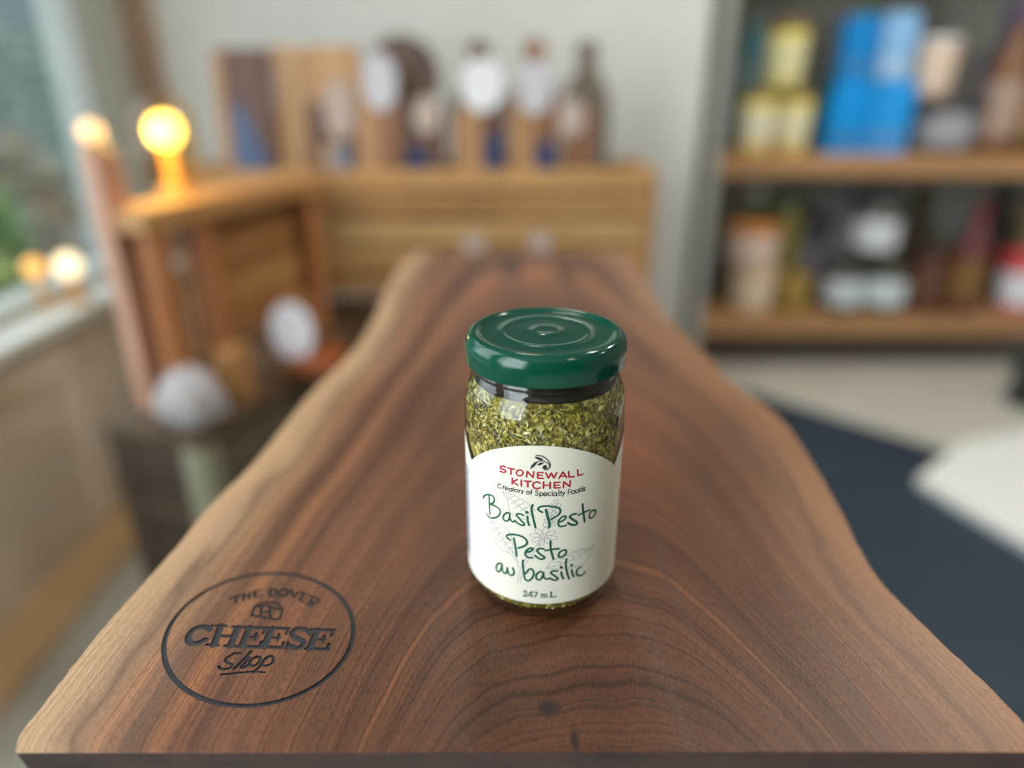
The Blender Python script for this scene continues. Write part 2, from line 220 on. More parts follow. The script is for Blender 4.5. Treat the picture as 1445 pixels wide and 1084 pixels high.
def wood(name, dark, light, axis='X', rough=.5, scale=9, stretch=.08):
    if name in CACHE: return CACHE[name]
    m, nt, no, li, b = new_mat(name)
    tc = N(nt, 'ShaderNodeTexCoord'); mp = N(nt, 'ShaderNodeMapping'); li.new(tc.outputs['Object'], mp.inputs[0])
    sc = [scale] * 3; sc['XYZ'.index(axis)] = scale * stretch; mp.inputs['Scale'].default_value = sc
    nz = N(nt, 'ShaderNodeTexNoise', i_Scale=2.2, i_Detail=6, i_Distortion=.6); li.new(mp.outputs[0], nz.inputs['Vector'])
    n2 = N(nt, 'ShaderNodeTexNoise', i_Scale=14, i_Detail=3); li.new(mp.outputs[0], n2.inputs['Vector'])
    base = ramp(nt, nz.outputs[0], [(.3, lin(dark)), (.72, lin(light))])
    fine = ramp(nt, n2.outputs[0], [(.3, (.72, .72, .72, 1)), (.6, (1, 1, 1, 1))])
    li.new(mixc(nt, .8, base, fine, 'MULTIPLY'), b.inputs['Base Color']); b.inputs['Roughness'].default_value = rough
    CACHE[name] = m; return m
def emit(name, col, strength):
    m, nt, no, li, b = new_mat(name)
    b.inputs['Base Color'].default_value = lin(col); b.inputs['Emission Color'].default_value = lin(col); b.inputs['Emission Strength'].default_value = strength
    return m
def glass(name, tint, rough=.02, ior=1.5, thick=None):
    m, nt, no, li, b = new_mat(name); no.remove(b)
    tr = N(nt, 'ShaderNodeBsdfTransparent'); tr.inputs[0].default_value = tint
    if thick:
        lw = N(nt, 'ShaderNodeLayerWeight'); lw.inputs['Blend'].default_value = .5; li.new(ramp(nt, lw.outputs['Facing'], [(.55, tint), (.97, thick)]), tr.inputs[0])
    gl = N(nt, 'ShaderNodeBsdfGlossy'); gl.inputs['Roughness'].default_value = rough; gl.inputs[0].default_value = (1, 1, 1, 1)
    fr = N(nt, 'ShaderNodeFresnel', i_IOR=ior); mx = N(nt, 'ShaderNodeMixShader')
    ge = N(nt, 'ShaderNodeNewGeometry'); li.new(math_(nt, 'MULTIPLY', fr.outputs[0], math_(nt, 'SUBTRACT', 1, ge.outputs['Backfacing'])), mx.inputs[0]); li.new(tr.outputs[0], mx.inputs[1]); li.new(gl.outputs[0], mx.inputs[2])
    li.new(mx.outputs[0], no['Material Output'].inputs[0]); return m

def walnut():
    m, nt, no, li, b = new_mat('oiled_walnut')
    uv = N(nt, 'ShaderNodeUVMap', uv_map='grain'); sp = N(nt, 'ShaderNodeSeparateXYZ'); li.new(uv.outputs[0], sp.inputs[0])
    gx, gy = sp.outputs[0], sp.outputs[1]                   # millimetres across and along the slab
    at_ = N(nt, 'ShaderNodeAttribute', attribute_name='rim'); rim = at_.outputs['Fac']     # mm in from the nearest live edge
    sd = N(nt, 'ShaderNodeAttribute', attribute_name='side').outputs['Fac']
    def vec(x, y, sx, sy, z=0):
        c = N(nt, 'ShaderNodeCombineXYZ'); li.new(math_(nt, 'MULTIPLY', x, sx), c.inputs[0]); li.new(math_(nt, 'MULTIPLY', y, sy), c.inputs[1]); c.inputs[2].default_value = z
        return c.outputs[0]
    def noise(v, scale=1, detail=3, dist=0, rgh=.5):
        n = N(nt, 'ShaderNodeTexNoise', i_Scale=scale, i_Detail=detail, i_Distortion=dist, i_Roughness=rgh); li.new(v, n.inputs['Vector']); return n.outputs[0]
    warp = math_(nt, 'SUBTRACT', noise(vec(gx, gy, .016, .007), 1, 2), .5)
    wig = math_(nt, 'SUBTRACT', noise(vec(gx, gy, .06, .02, 3), 1, 2), .5)
    dx = math_(nt, 'SUBTRACT', gx, 28); dx3 = math_(nt, 'POWER', math_(nt, 'ABSOLUTE', math_(nt, 'DIVIDE', dx, 65)), 3)
    t = math_(nt, 'ADD', math_(nt, 'MULTIPLY', dx3, 48), math_(nt, 'SUBTRACT', gy, 166))
    t = math_(nt, 'ADD', t, math_(nt, 'MULTIPLY', warp, 26))
    r = math_(nt, 'MULTIPLY', math_(nt, 'POWER', math_(nt, 'DIVIDE', math_(nt, 'MAXIMUM', math_(nt, 'ADD', t, 14), .01), 48), .3333), 65)
    r = math_(nt, 'ADD', r, math_(nt, 'MULTIPLY', wig, 2))
    def band(freq, det):
        n = N(nt, 'ShaderNodeTexNoise', noise_dimensions='1D', i_Scale=1, i_Detail=det, i_Roughness=.6); li.new(math_(nt, 'MULTIPLY', r, freq), n.inputs['W']); return n.outputs[0]
    b1 = band(.085, 2); b2 = band(.8, 2)
    col = ramp(nt, b1, [(.25, lin((86, 55, 41))), (.42, lin((108, 71, 52))), (.6, lin((120, 80, 57))), (.78, lin((142, 97, 66)))])
    lines = ramp(nt, b2, [(.33, (.60, .54, .50, 1)), (.45, (.96, .96, .96, 1)), (.68, (1.14, 1.12, 1.08, 1))])
    col = mixc(nt, 1, col, lines, 'MULTIPLY')
    col = mixc(nt, 1, col, ramp(nt, math_(nt, 'DIVIDE', t, 500), [(.0, (.50, .42, .37, 1)), (.30, (.66, .59, .54, 1)), (.9, (.98, .95, .93, 1))]), 'MULTIPLY')   # darker heartwood
    tone = noise(vec(gx, gy, .02, .0035, 7), 1, 3)
    col = mixc(nt, 1, col, ramp(nt, tone, [(.3, (.72, .70, .74, 1)), (.5, (1, 1, 1, 1)), (.72, (1.26, 1.10, .98, 1))]), 'MULTIPLY')
    streak = noise(vec(gx, gy, .11, .006, 21), 1, 2)
    col = mixc(nt, ramp(nt, streak, [(.58, (0, 0, 0, 1)), (.74, (.5, .5, .5, 1))]), col, lin((82, 62, 56)))
    pore = noise(vec(gx, gy, 1.5, .28), 1, 2)
    col = mixc(nt, 1, col, ramp(nt, pore, [(.3, (.62, .58, .55, 1)), (.5, (1, 1, 1, 1)), (.75, (1.2, 1.17, 1.12, 1))]), 'MULTIPLY')
    # sapwood along both live edges
    edge = math_(nt, 'ADD', rim, math_(nt, 'MULTIPLY', math_(nt, 'SUBTRACT', noise(vec(gx, gy, .05, .012, 5), 1, 3), .5), 26))
    sapf = ramp(nt, math_(nt, 'DIVIDE', edge, 60), [(.05, (.85, .85, .85, 1)), (.28, (.6, .6, .6, 1)), (.50, (.24, .24, .24, 1)), (.85, (0, 0, 0, 1))])
    sap = mixc(nt, sd, lin((198, 163, 128)), lin((150, 108, 76)))
    sap = mixc(nt, 1, sap, ramp(nt, b2, [(.35, (.82, .78, .72, 1)), (.6, (1.05, 1.05, 1.05, 1))]), 'MULTIPLY')
    sap = mixc(nt, 1, sap, ramp(nt, pore, [(.3, (.78, .74, .7, 1)), (.55, (1, 1, 1, 1))]), 'MULTIPLY')
    col = mixc(nt, sapf, col, sap)
    line = ramp(nt, math_(nt, 'DIVIDE', edge, 60), [(.30, (0, 0, 0, 1)), (.36, (.55, .55, .55, 1)), (.42, (0, 0, 0, 1))])     # dark line where sapwood meets heartwood
    col = mixc(nt, line, col, lin((84, 60, 48)))
    # dark heart check and knots near the sawn end
    def spot(cx, cy, rx, ry):
        ex = math_(nt, 'DIVIDE', math_(nt, 'SUBTRACT', gx, cx), rx); ey = math_(nt, 'DIVIDE', math_(nt, 'SUBTRACT', gy, cy), ry)
        d = math_(nt, 'SQRT', math_(nt, 'ADD', math_(nt, 'MULTIPLY', ex, ex), math_(nt, 'MULTIPLY', ey, ey)))
        d = math_(nt, 'ADD', d, math_(nt, 'MULTIPLY', wig, 1.2))
        return ramp(nt, d, [(.25, (.95, .95, .95, 1)), (1, (0, 0, 0, 1))])
    for q in ((11, 191, 5, 5), (19.5, 176.5, 1.6, 6), (-8, 900, 26, 70), (70, 860, 16, 60)):
        col = mixc(nt, spot(*q), col, lin((36, 26, 25)))
    li.new(col, b.inputs['Base Color'])
    b.inputs['Roughness'].default_value = .42; b.inputs['Specular IOR Level'].default_value = .34
    bp = N(nt, 'ShaderNodeBump', i_Strength=.35, i_Distance=.0004); h = math_(nt, 'ADD', noise(vec(gx, gy, 1.7, .5, 2), 1, 3), math_(nt, 'MULTIPLY', b2, .5))
    li.new(h, bp.inputs['Height']); li.new(bp.outputs[0], b.inputs['Normal'])
    return m

# ------------------------------------------------------------------ the room
XW, YB, YR, XJ = -1.164, 2.32, 3.34, 0.60
M_wall = plain('pale_grey_paint', (206, 206, 200), .8, .03)
M_taupe = plain('taupe_paint', (224, 212, 197), .8, .04, 3)
M_white = plain('white_paint', (226, 229, 226), .5, .03)
M_floor = plain('pale_grey_floor', (192, 191, 184), .55, .06, 3)
f = MB(); f.box((1.0, .4, -.05), (4.6, 6.2, .1)); struct(f.build('floor', M_floor))
f = MB(); f.box((1.0, .4, 2.75), (4.6, 6.2, .1)); struct(f.build('ceiling', M_wall))
SILL = .64; WY = [(.05, 2.12), (-2.1, -.15)]
f = MB()
f.box((XW-.06, .45, SILL/2 - .02), (.12, 5.9, SILL - .04), mi=1)
f.box((XW-.06, .45, 2.6), (.12, 5.9, .3))
for a, b_ in ((2.12, YB+.9), (-.15, .05), (-2.6, -2.1)): f.box((XW-.06, (a+b_)/2, (SILL+2.45)/2), (.12, b_-a, 2.45-SILL))
struct(f.build('wall_left', [M_wall, M_taupe]))
f = MB(); f.box(((XW+XJ)/2, YB-.006, 2.15), (XJ-XW-.2, .012, 1.05)); struct(f.build('added_dark_panel', plain('lid_reflection_dark', (84, 74, 62), .7, .1)))  # unseen dark panel added high on the wall for the lid to reflect
f = MB(); f.box(((XW+XJ)/2, YB+.06, 1.35), (XJ-XW, .12, 2.7)); f.box((XJ-.06, (YB+YR)/2+.06, 1.35), (.12, YR-YB-.12, 2.7)); struct(f.build('wall_back', M_wall))
f = MB(); f.box((1.95, YR+.06, 1.35), (2.8, .12, 2.7)); struct(f.build('wall_recess', plain('grey_wall_paint', (182, 181, 172), .8, .04)))
f = MB(); f.box((3.2, .4, 1.35), (.12, 6.0, 2.7)); struct(f.build('wall_right', plain('greige_paint', (158, 152, 144), .8, .04)))
f = MB(); f.box((1.0, -2.55, 1.35), (4.4, .12, 2.7)); struct(f.build('wall_front', plain('dark_shop_front', (96, 90, 82), .8, .1)))
f = MB(); f.box((XW+.072, 1.0, .012), (.14, 2.6, .024)); struct(f.build('baseboard_left', wood('oak_ledge', (206, 168, 124), (236, 204, 162), 'Y', .5)))
f = MB(); f.box((XW+.045, YB-.012, 1.35), (.085, .022, 2.7)); struct(f.build('trim_1', wood('brown_corner_trim', (158, 130, 108), (190, 164, 142), 'Z')))
M_pane = glass('window_glass', (.93, .96, .96, 1))
for k, (a, b_) in enumerate(WY):
    f = MB(); fw = .055
    for y in (a+fw/2, b_-fw/2): f.box((XW-.06, y, (SILL+2.45)/2), (.09, fw, 2.45-SILL))
    for z in (SILL+fw/2-.02, 2.45-fw/2): f.box((XW-.06, (a+b_)/2, z), (.09, b_-a, fw))
    win = f.build('window_%d' % (k+1), plain('window_frame_paint', (176, 182, 178), .5, .03)); struct(win)
    f = MB(); f.box((XW-.065, (a+b_)/2, (SILL+2.45)/2), (.006, b_-a-.09, 2.45-SILL-.09)); f.build('pane', M_pane, win)
    f = MB(); f.box((XW-.005, (a+b_)/2, SILL-.015), (.17, b_-a+.2, .03)); f.build('sill', plain('window_sill_paint', (214, 222, 222), .4, .03), win, bevel=.004)
    f = MB(); f.box((XW+.008, b_+.07, (SILL+2.5)/2), (.016, .14, 2.5-SILL)); f.build('casing', plain('casing_paint', (168, 170, 162), .5, .03), win)

# outside the shop window
f = MB(); f.box((-6.2, 3, -.12), (9.8, 16, .1)); tag(struct(f.build('ground_outside', plain('grey_pavement', (120, 124, 122), .8, .15, 2))))
f = MB(); f.box((-8, 9.0, 3), (14, .4, 6.4)); fa = f.build('building', plain('slate_facade', (98, 110, 110), .8, .2, .6))
tag(fa, 'slate grey building facade across the street outside the window', 'building')
for i in range(4):
    f = MB(); f.box((-10.6+i*2.0, 8.78, 2.6), (1.1, .06, 1.5)); wn = f.build('window', plain('facade_frame', (150, 164, 168), .5), fa)
    f = MB(); f.box((-10.6+i*2.0, 8.73, 2.6), (.95, .04, 1.35)); f.build('pane', plain('facade_glass', (92, 112, 122), .15), wn)
rnd = random.Random(4)
def shrub(name, label, c, rx, rz, n, col, cat, trunk=True):
    t_ = thing(name, label, cat, (c[0], c[1], -.07)); f = MB()
    for i in range(n):
        a, b2_ = rnd.uniform(0, 6.283), math.acos(rnd.uniform(-1, 1)); q = rnd.uniform(.55, 1)
        p = Vector((rx*q*math.sin(b2_)*math.cos(a), rx*q*math.sin(b2_)*math.sin(a), c[2] + .07 + rz*q*math.cos(b2_)))
        s = rnd.uniform(.035, .075); rot = Matrix.Rotation(rnd.uniform(0, 6.28), 3, 'Z') @ Matrix.Rotation(rnd.uniform(-1.2, 1.2), 3, 'X')
        f.add([p + rot @ Vector(v) for v in ((-s, 0, 0), (0, -s*.45, s*.15), (s, 0, 0), (0, s*.45, s*.15))], [(0, 1, 2), (0, 2, 3)], rnd.randrange(2))
    f.build('foliage', [plain(name + '_leaf', col, .6, .2), plain(name + '_leaf_pale', tuple(min(255, int(v*1.25)) for v in col), .6, .2)], t_)
    f = MB()
    for k in range(4):
        a = k * 1.6; f.tube([(.03*math.cos(a), .03*math.sin(a), 0), (.06*math.cos(a), .06*math.sin(a), c[2]*.6), (rx*.4*math.cos(a), rx*.4*math.sin(a), c[2] + rz*.4)], [.03, .022, .01], 7)
    f.build('trunk', plain('bark', (82, 66, 50), .8, .2), t_)
shrub('leafy_shrub', 'bright green leafy shrub low outside the shop window', (-2.25, 2.62, .55), .36, .42, 900, (112, 142, 80), 'shrub')
shrub('dark_tree', 'dark grey-green tree standing outside behind the bright shrub', (-3.6, 5.0, .95), .62, .8, 1300, (104, 124, 110), 'tree')
shrub('brown_bush', 'brownish thin bush beside the shrub outside, next to the window edge', (-2.62, 3.75, .5), .28, .45, 420, (122, 106, 82), 'bush')

# ------------------------------------------------------------------ live edge board
def interp(P, y):
    if y <= P[0][1]: return P[0][0]
    for a, b_ in zip(P, P[1:]):
        if y <= b_[1]: return a[0] + (b_[0]-a[0]) * (y-a[1]) / (b_[1]-a[1])
    return P[-1][0]
LC = resample(catmull([tuple(p) for p in LEFT], 10), 2); RC = resample(catmull([tuple(p) for p in RIGHT], 10), 2)
def board_mesh():
    TH = 26.0; Y0, Y1 = LEFT[0][1], 986.0; rows = []; y = Y0
    for i in range(171):
        q = i / 170; y = Y0 + (Y1-Y0) * (q ** 1.25); rows.append(y)
    nx = 48; bm = bmesh.new(); uvl = bm.loops.layers.uv.new('grain'); top = []; bot = []
    la = bm.verts.layers.float.new('rim'); ls = bm.verts.layers.float.new('side')
    rr = random.Random(11); wob = [rr.uniform(-.5, .5) for _ in rows]
    info = {}
    for i, y in enumerate(rows):
        xl, xr = interp(LC, y) + wob[i]*.5, interp(RC, y) - wob[i-1]*.5; tr = []; br = []
        bend = (xl + xr) / 2
        for j in range(nx + 1):
            s = j / nx; x = xl + (xr-xl) * s
            v = bm.verts.new((x/1000, y/1000, 0)); u_ = bm.verts.new(((x + (6 if j == 0 else -6 if j == nx else 0))/1000, y/1000, -TH/1000))
            gx = (s - .5) * 366 if True else x
            gx = .55*gx + .45*x
            for q in (v, u_): q[la] = min(x-xl, xr-x); q[ls] = s
            info[v] = (gx, y); info[u_] = (gx*.97, y); tr.append(v); br.append(u_)
        top.append(tr); bot.append(br)
    for i in range(len(rows)-1):
        for j in range(nx):
            bm.faces.new((top[i][j], top[i][j+1], top[i+1][j+1], top[i+1][j])); bm.faces.new((bot[i][j], bot[i+1][j], bot[i+1][j+1], bot[i][j+1]))
        bm.faces.new((top[i][0], top[i+1][0], bot[i+1][0], bot[i][0])); bm.faces.new((top[i][nx], bot[i][nx], bot[i+1][nx], top[i+1][nx]))
    for j in range(nx):
        bm.faces.new((top[0][j], bot[0][j], bot[0][j+1], top[0][j+1])); bm.faces.new((top[-1][j], top[-1][j+1], bot[-1][j+1], bot[-1][j]))
    for fc in bm.faces:
        for lp in fc.loops: lp[uvl].uv = info[lp.vert]
    me = bpy.data.meshes.new('serving_board'); bm.to_mesh(me); bm.free(); return me
M_walnut = walnut(); M_burn = plain('charred_engraving', (46, 45, 49), .55, .25, 900, .4)
o = bpy.data.objects.new('serving_board', board_mesh()); S.collection.objects.link(o); o.location = (0, 0, T)
o.data.materials.append(M_walnut); o.data.materials.append(M_burn)
bv = o.modifiers.new('bevel', 'BEVEL'); bv.width = .0016; bv.segments = 3; bv.limit_method = 'ANGLE'; bv.angle_limit = R(40)
LOGO = strokes(TRACE_LOGO)
ring = []
for k in range(73):
    a = 2*math.pi*k/72; u, v = 43.5*math.cos(a), 36.5*math.sin(a); q = R(RING_TILT)
    ring.append((-109.9 + u*math.cos(q) - v*math.sin(q), 230.74 + u*math.sin(q) + v*math.cos(q)))
def flat(u, v, z=0.0): return (u/1000, v/1000, z/1000)
WK = lambda k: 1.7 if k < 20 else 1.35 if k < 25 else 1.5 if k < 57 else 1.3
LP = [(wd * WK(kk), resample(catmull(P, 6) if sm else P, .55 if sm else 1.4)) for kk, (wd, sm, P) in enumerate(LOGO)] + [(2.1, ring[:-1] + [ring[0], ring[1]])]
cut = MB()
for k, (wd, P) in enumerate(LP): cut.ribbon(P, wd, flat, h=(-.7, .5 + .003*k), caps=True)
co = cut.build('cutter', [M_burn], loc=(0, 0, T))
bo = o.modifiers.new('engrave', 'BOOLEAN'); bo.operation = 'DIFFERENCE'; bo.solver = 'EXACT'; bo.use_self = True; bo.object = co
try: bo.material_mode = 'TRANSFER'
except Exception: pass
dg = bpy.context.evaluated_depsgraph_get(); me2 = bpy.data.meshes.new_from_object(o.evaluated_get(dg))
print('BOARD', len(o.data.polygons), '->', len(me2.polygons), [m.name for m in me2.materials])
bm = bmesh.new(); bm.from_mesh(me2); bmesh.ops.triangulate(bm, faces=[q for q in bm.faces if len(q.verts) > 4])
la, ls, ul = bm.verts.layers.float['rim'], bm.verts.layers.float['side'], bm.loops.layers.uv['grain']; gm = {}
for v in bm.verts:
    x, y = v.co.x * 1000, v.co.y * 1000; a, b_ = interp(LC, y), interp(RC, y); s_ = min(1, max(0, (x-a)/(b_-a)))
    v[la] = max(0, min(x-a, b_-x)); v[ls] = s_; gm[v] = (.55*(s_-.5)*366 + .45*x, y)
for fc in bm.faces:
    for lp in fc.loops: lp[ul].uv = gm[lp.vert]
    if fc.normal.y < -.8 and fc.material_index == 0 and fc.calc_center_median().z < -.0012: fc.material_index = 2
me2.materials.append(wood('walnut_end_grain', (46, 32, 28), (70, 50, 42), 'X', .6, 40, .5))
bm.to_mesh(me2); bm.free()
o.modifiers.clear(); o.data = me2; bpy.data.objects.remove(co)
board = tag(o, 'live-edge walnut serving board with burnt round shop mark, green-lidded jar standing on it', 'board')
for nm, sl, lb in (('engraved_ring', slice(len(LOGO), None), 'burnt black ring around the shop mark'), ('engraved_lettering', slice(0, len(LOGO)), 'burnt black shop name and cheese wedge')):
    f = MB()
    for k, (wd, P) in enumerate(LP[sl]): f.ribbon(P, wd*.96, lambda u, v, k=k: flat(u, v, -.62 + .0006*k))
    tag(f.build(nm, M_burn, board), lb)

# narrow table under the board, kept inside its outline
tb = thing('display_table', 'narrow dark wooden table standing under the walnut serving board', 'table', (0, .60, 0))
f = MB(); f.box((0, 0, T-.026-.0165), (.26, .66, .03)); f.build('table_top', wood('dark_table', (52, 38, 28), (80, 60, 44), 'Y'), tb, bevel=.003)
for sx in (-1, 1):
    for sy in (-1, 1):
        f = MB(); f.box((sx*.1, sy*.29, (T-.059)/2), (.045, .045, T-.059)); f.build('leg', CACHE['dark_table'], tb, bevel=.003)

# ------------------------------------------------------------------ the pesto jar
JX, JY, RB = .014143, .270505, 34.85
jar = thing('pesto_jar', 'glass jar of basil pesto with dark green lid standing on the walnut board', 'jar', (JX, JY, T))
mm = lambda prof: [(r/1000, z/1000) for r, z in prof]
outer = [(0, .9), (20, .8), (26, .3), (29.2, 0), (31.2, .5), (32.7, 2), (33.8, 4.6), (34.5, 8), (RB, 11), (RB, 60), (RB, 93), (34.7, 97), (34.1, 101), (32.9, 104.6), (31.4, 107.3), (30.3, 108.8), (30.1, 109.6), (30.7, 110.2), (30.7, 110.7), (30.1, 111.3), (30.1, 112), (30.6, 112.6), (30.6, 113.2), (30.2, 114.5), (29.6, 119)]
f = MB(); f.lathe(mm(outer), n=128, cap=False); tag(f.build('glass_body', glass('jar_glass', (.965, .985, .965, 1), .015, 1.5, (.42, .52, .42, 1)), jar), 'clear glass jar body')
def pesto_mat():
    m, nt, no, li, b = new_mat('basil_pesto'); tc = N(nt, 'ShaderNodeTexCoord')
    nz = N(nt, 'ShaderNodeTexNoise', i_Scale=260, i_Detail=3); li.new(tc.outputs['Object'], nz.inputs['Vector'])
    vv = N(nt, 'ShaderNodeVectorMath', operation='MULTIPLY_ADD'); li.new(nz.outputs[1], vv.inputs[0]); vv.inputs[1].default_value = (.003,)*3; li.new(tc.outputs['Object'], vv.inputs[2])
    vo = N(nt, 'ShaderNodeTexVoronoi', i_Scale=480); li.new(vv.outputs[0], vo.inputs['Vector'])
    cs = N(nt, 'ShaderNodeSeparateColor'); li.new(vo.outputs['Color'], cs.inputs[0])
    c = ramp(nt, cs.outputs[0], [(.0, lin((76, 66, 16))), (.28, lin((112, 98, 28))), (.5, lin((142, 126, 44))), (.72, lin((168, 152, 68))), (.9, lin((192, 178, 108)))])
    big = N(nt, 'ShaderNodeTexNoise', i_Scale=70, i_Detail=3); li.new(tc.outputs['Object'], big.inputs['Vector'])
    c = mixc(nt, 1, c, ramp(nt, big.outputs[0], [(.35, (.55, .52, .42, 1)), (.6, (1.1, 1.1, 1.05, 1))]), 'MULTIPLY')
    li.new(c, b.inputs['Base Color']); b.inputs['Roughness'].default_value = .45
    bp = N(nt, 'ShaderNodeBump', i_Strength=.8, i_Distance=.0012); li.new(vo.outputs['Distance'], bp.inputs['Height']); li.new(bp.outputs[0], b.inputs['Normal'])
    return m
ins = [(0, 4.2), (27, 4.2), (30.8, 5.2), (32.4, 7.4), (33.2, 10), (33.4, 14), (33.4, 93), (33.0, 99), (31.8, 103), (30.2, 105), (0, 105.4)]
f = MB(); f.lathe(mm(ins), n=96, cap=False)
rp = random.Random(3)
for i in range(5200):
    z = rp.uniform(82, 104.5) if i < 4000 else (rp.uniform(70, 86) if i < 4500 else rp.uniform(6.5, 12)); a = rp.uniform(0, 6.283)
    rr = next((p[0] + (q[0]-p[0])*(z-p[1])/(q[1]-p[1]) for p, q in zip(ins, ins[1:]) if p[1] <= z <= q[1] and q[1] > p[1]), 33) + rp.uniform(.1, .75)
    P = Vector((rr*math.cos(a), rr*math.sin(a), z)); out_ = Vector((math.cos(a), math.sin(a), 0)); tg = Vector((-math.sin(a), math.cos(a), 0)); up = Vector((0, 0, 1))
    th = rp.uniform(0, 3.14); e1 = tg*math.cos(th) + up*math.sin(th) + out_*rp.uniform(-.25, .25); e2 = -tg*math.sin(th) + up*math.cos(th) + out_*rp.uniform(-.5, .5)
    l, wd = rp.uniform(.6, 1.9), rp.uniform(.3, .8)
    if z < 20: l *= .55; rr -= .35
    if rp.random() < .06: l *= 1.9
    f.add([(P + q)/1000 for q in (-e1*l, -e1*l*.2 - e2*wd + out_*.12, e1*l, e1*l*.1 + e2*wd)], [(0, 1, 2, 3)], rp.choice((1, 1, 2, 2, 3, 3, 4, 5)))
pes = f.build('pesto', [pesto_mat(), plain('leaf_olive', (138, 122, 40), .4, .2, 300), plain('leaf_moss', (106, 96, 32), .4, .2, 300), plain('leaf_yellow', (168, 150, 58), .4, .2, 300), plain('cheese_crumb', (202, 190, 128), .5, .2, 300), plain('leaf_dark', (62, 52, 18), .4, .2, 300)], jar)
tag(pes, 'coarse olive-green basil pesto behind the glass')
f = MB(); f.lathe(mm([(0, 105.5), (30.4, 105.3), (30.7, 106.4), (30.0, 107.6), (29.4, 109), (29.2, 113), (0, 113)]), n=96, cap=False)
tag(f.build('oil', plain('dark_oil', (26, 18, 10), .3, .3, 60, .1), jar), 'dark oil layer under the lid')
lidp = [(32.6, 113.6), (33.0, 112.9), (33.6, 113.0), (33.9, 113.7), (33.75, 114.5), (34.0, 115.6), (34.05, 120.2), (33.8, 122.2), (33.2, 123.8), (32.3, 125.0), (31.2, 125.75), (30.2, 125.95), (29.2, 125.8), (28.4, 125.35), (27.6, 124.75), (26.6, 124.6), (22, 124.75), (19.4, 124.85), (18.7, 125.1), (18.0, 125.15), (17.3, 124.9), (16, 124.85), (9, 125.05), (6.0, 125.1), (5.4, 125.35), (4.8, 125.4), (4.0, 125.25), (0, 125.3)]
f = MB(); f.lathe(mm(lidp), n=128, cap=False)
def lid_mat():
    m, nt, no, li, b = new_mat('green_lid_enamel'); tc = N(nt, 'ShaderNodeTexCoord')
    nz = N(nt, 'ShaderNodeTexNoise', i_Scale=1500, i_Detail=1); li.new(tc.outputs['Object'], nz.inputs['Vector'])
    n2 = N(nt, 'ShaderNodeTexNoise', i_Scale=60, i_Detail=2); li.new(tc.outputs['Object'], n2.inputs['Vector'])
    d = math_(nt, 'MULTIPLY', nz.outputs[0], math_(nt, 'ADD', .72, math_(nt, 'MULTIPLY', n2.outputs[0], .56)))
    li.new(mixc(nt, ramp(nt, d, [(.80, (0, 0, 0, 1)), (.86, (.5, .5, .5, 1))]), lin((0, 66, 50)), lin((150, 165, 130))), b.inputs['Base Color'])
    b.inputs['Roughness'].default_value = .13; b.inputs['Specular IOR Level'].default_value = .45
    return m
tag(f.build('lid', lid_mat(), jar), 'dark green enamelled twist lid')
def cyl(th, z, rad): a = R(th); return (rad*math.sin(a)/1000, -rad*math.cos(a)/1000, z/1000)
def lab_top(th):
    q = (th + 4 + 60) % 120 - 60; return 89.5 - 17.6 * (abs(q)/60) ** 2
f = MB(); vs = []; fs = []; TH = [-152 + k for k in range(305)]; nz_ = 24
for th in TH:
    for k in range(nz_+1): vs.append(cyl(th, 11.25 + (lab_top(th)-11.25)*k/nz_, RB + .12))
for i in range(len(TH)-1):
    for k in range(nz_): a = i*(nz_+1)+k; b_ = a+nz_+1; fs.append((a, b_, b_+1, a+1))
f.add(vs, fs, 0, True)
label = tag(f.build('label', plain('cream_paper', (220, 215, 199), .55, .012, 40, .35), jar), 'cream paper label with scalloped top')
M_ink = {'red': plain('red_ink', (168, 30, 52), .5, .05), 'green': plain('green_ink', (16, 84, 62), .5, .1, 200), 'black': plain('black_ink', (44, 38, 42), .5, .05), 'grey': plain('grey_ink', (172, 171, 172), .6, .04), 'blue': plain('blue_ink', (110, 128, 176), .6, .05)}
K_ = R(1) * RB                               # mm of arc per degree
def ink(name, txt, col, rad, lbl, sc=1.0, sel=None):
    f = MB()
    for k, (wd, sm, P) in enumerate(strokes(txt)):
        if sel and not sel(k): continue
        Q = [(a*K_, b_) for a, b_ in P]; Q = resample(catmull(Q, 7) if sm else Q, .35)
        f.ribbon(Q, wd*sc, lambda u, v: cyl(u/K_, v, rad))
    return tag(f.build(name, M_ink[col], label), lbl)
ink('botanical_sketch', TRACE_GREY, 'grey', RB+.16, 'pale grey drawing of a basil sprig')
ink('brand_lettering', TRACE_RED, 'red', RB+.19, 'red capital lettering', 1.12)
ink('title_lettering', TRACE_GREEN, 'green', RB+.21, 'dark green handwritten lettering and volume', 1.22)
e = ink('tagline_lettering', TRACE_BLACK, 'black', RB+.2, 'small black tagline and olive branch emblem')
f = MB()
for P in LEAVES: Q = catmull([tuple(p) for p in P + [P[0]]], 5)[:-1]; f.add([cyl(a, b_, RB+.205) for a, b_ in Q], [tuple(range(len(Q)))])
f.build('emblem_leaves', M_ink['black'], label)
f = MB(); rq = random.Random(9)
for row in range(9):
    th = -71 - row*1.55; z = 18
    while z < 66:
        L = rq.uniform(1.2, 4); f.ribbon(resample([(th*K_, z), (th*K_, z+L)], .5), .42, lambda u, v: cyl(u/K_, v, RB+.19), caps=False); z += L + .8
f.build('nutrition_text', M_ink['blue'], label)

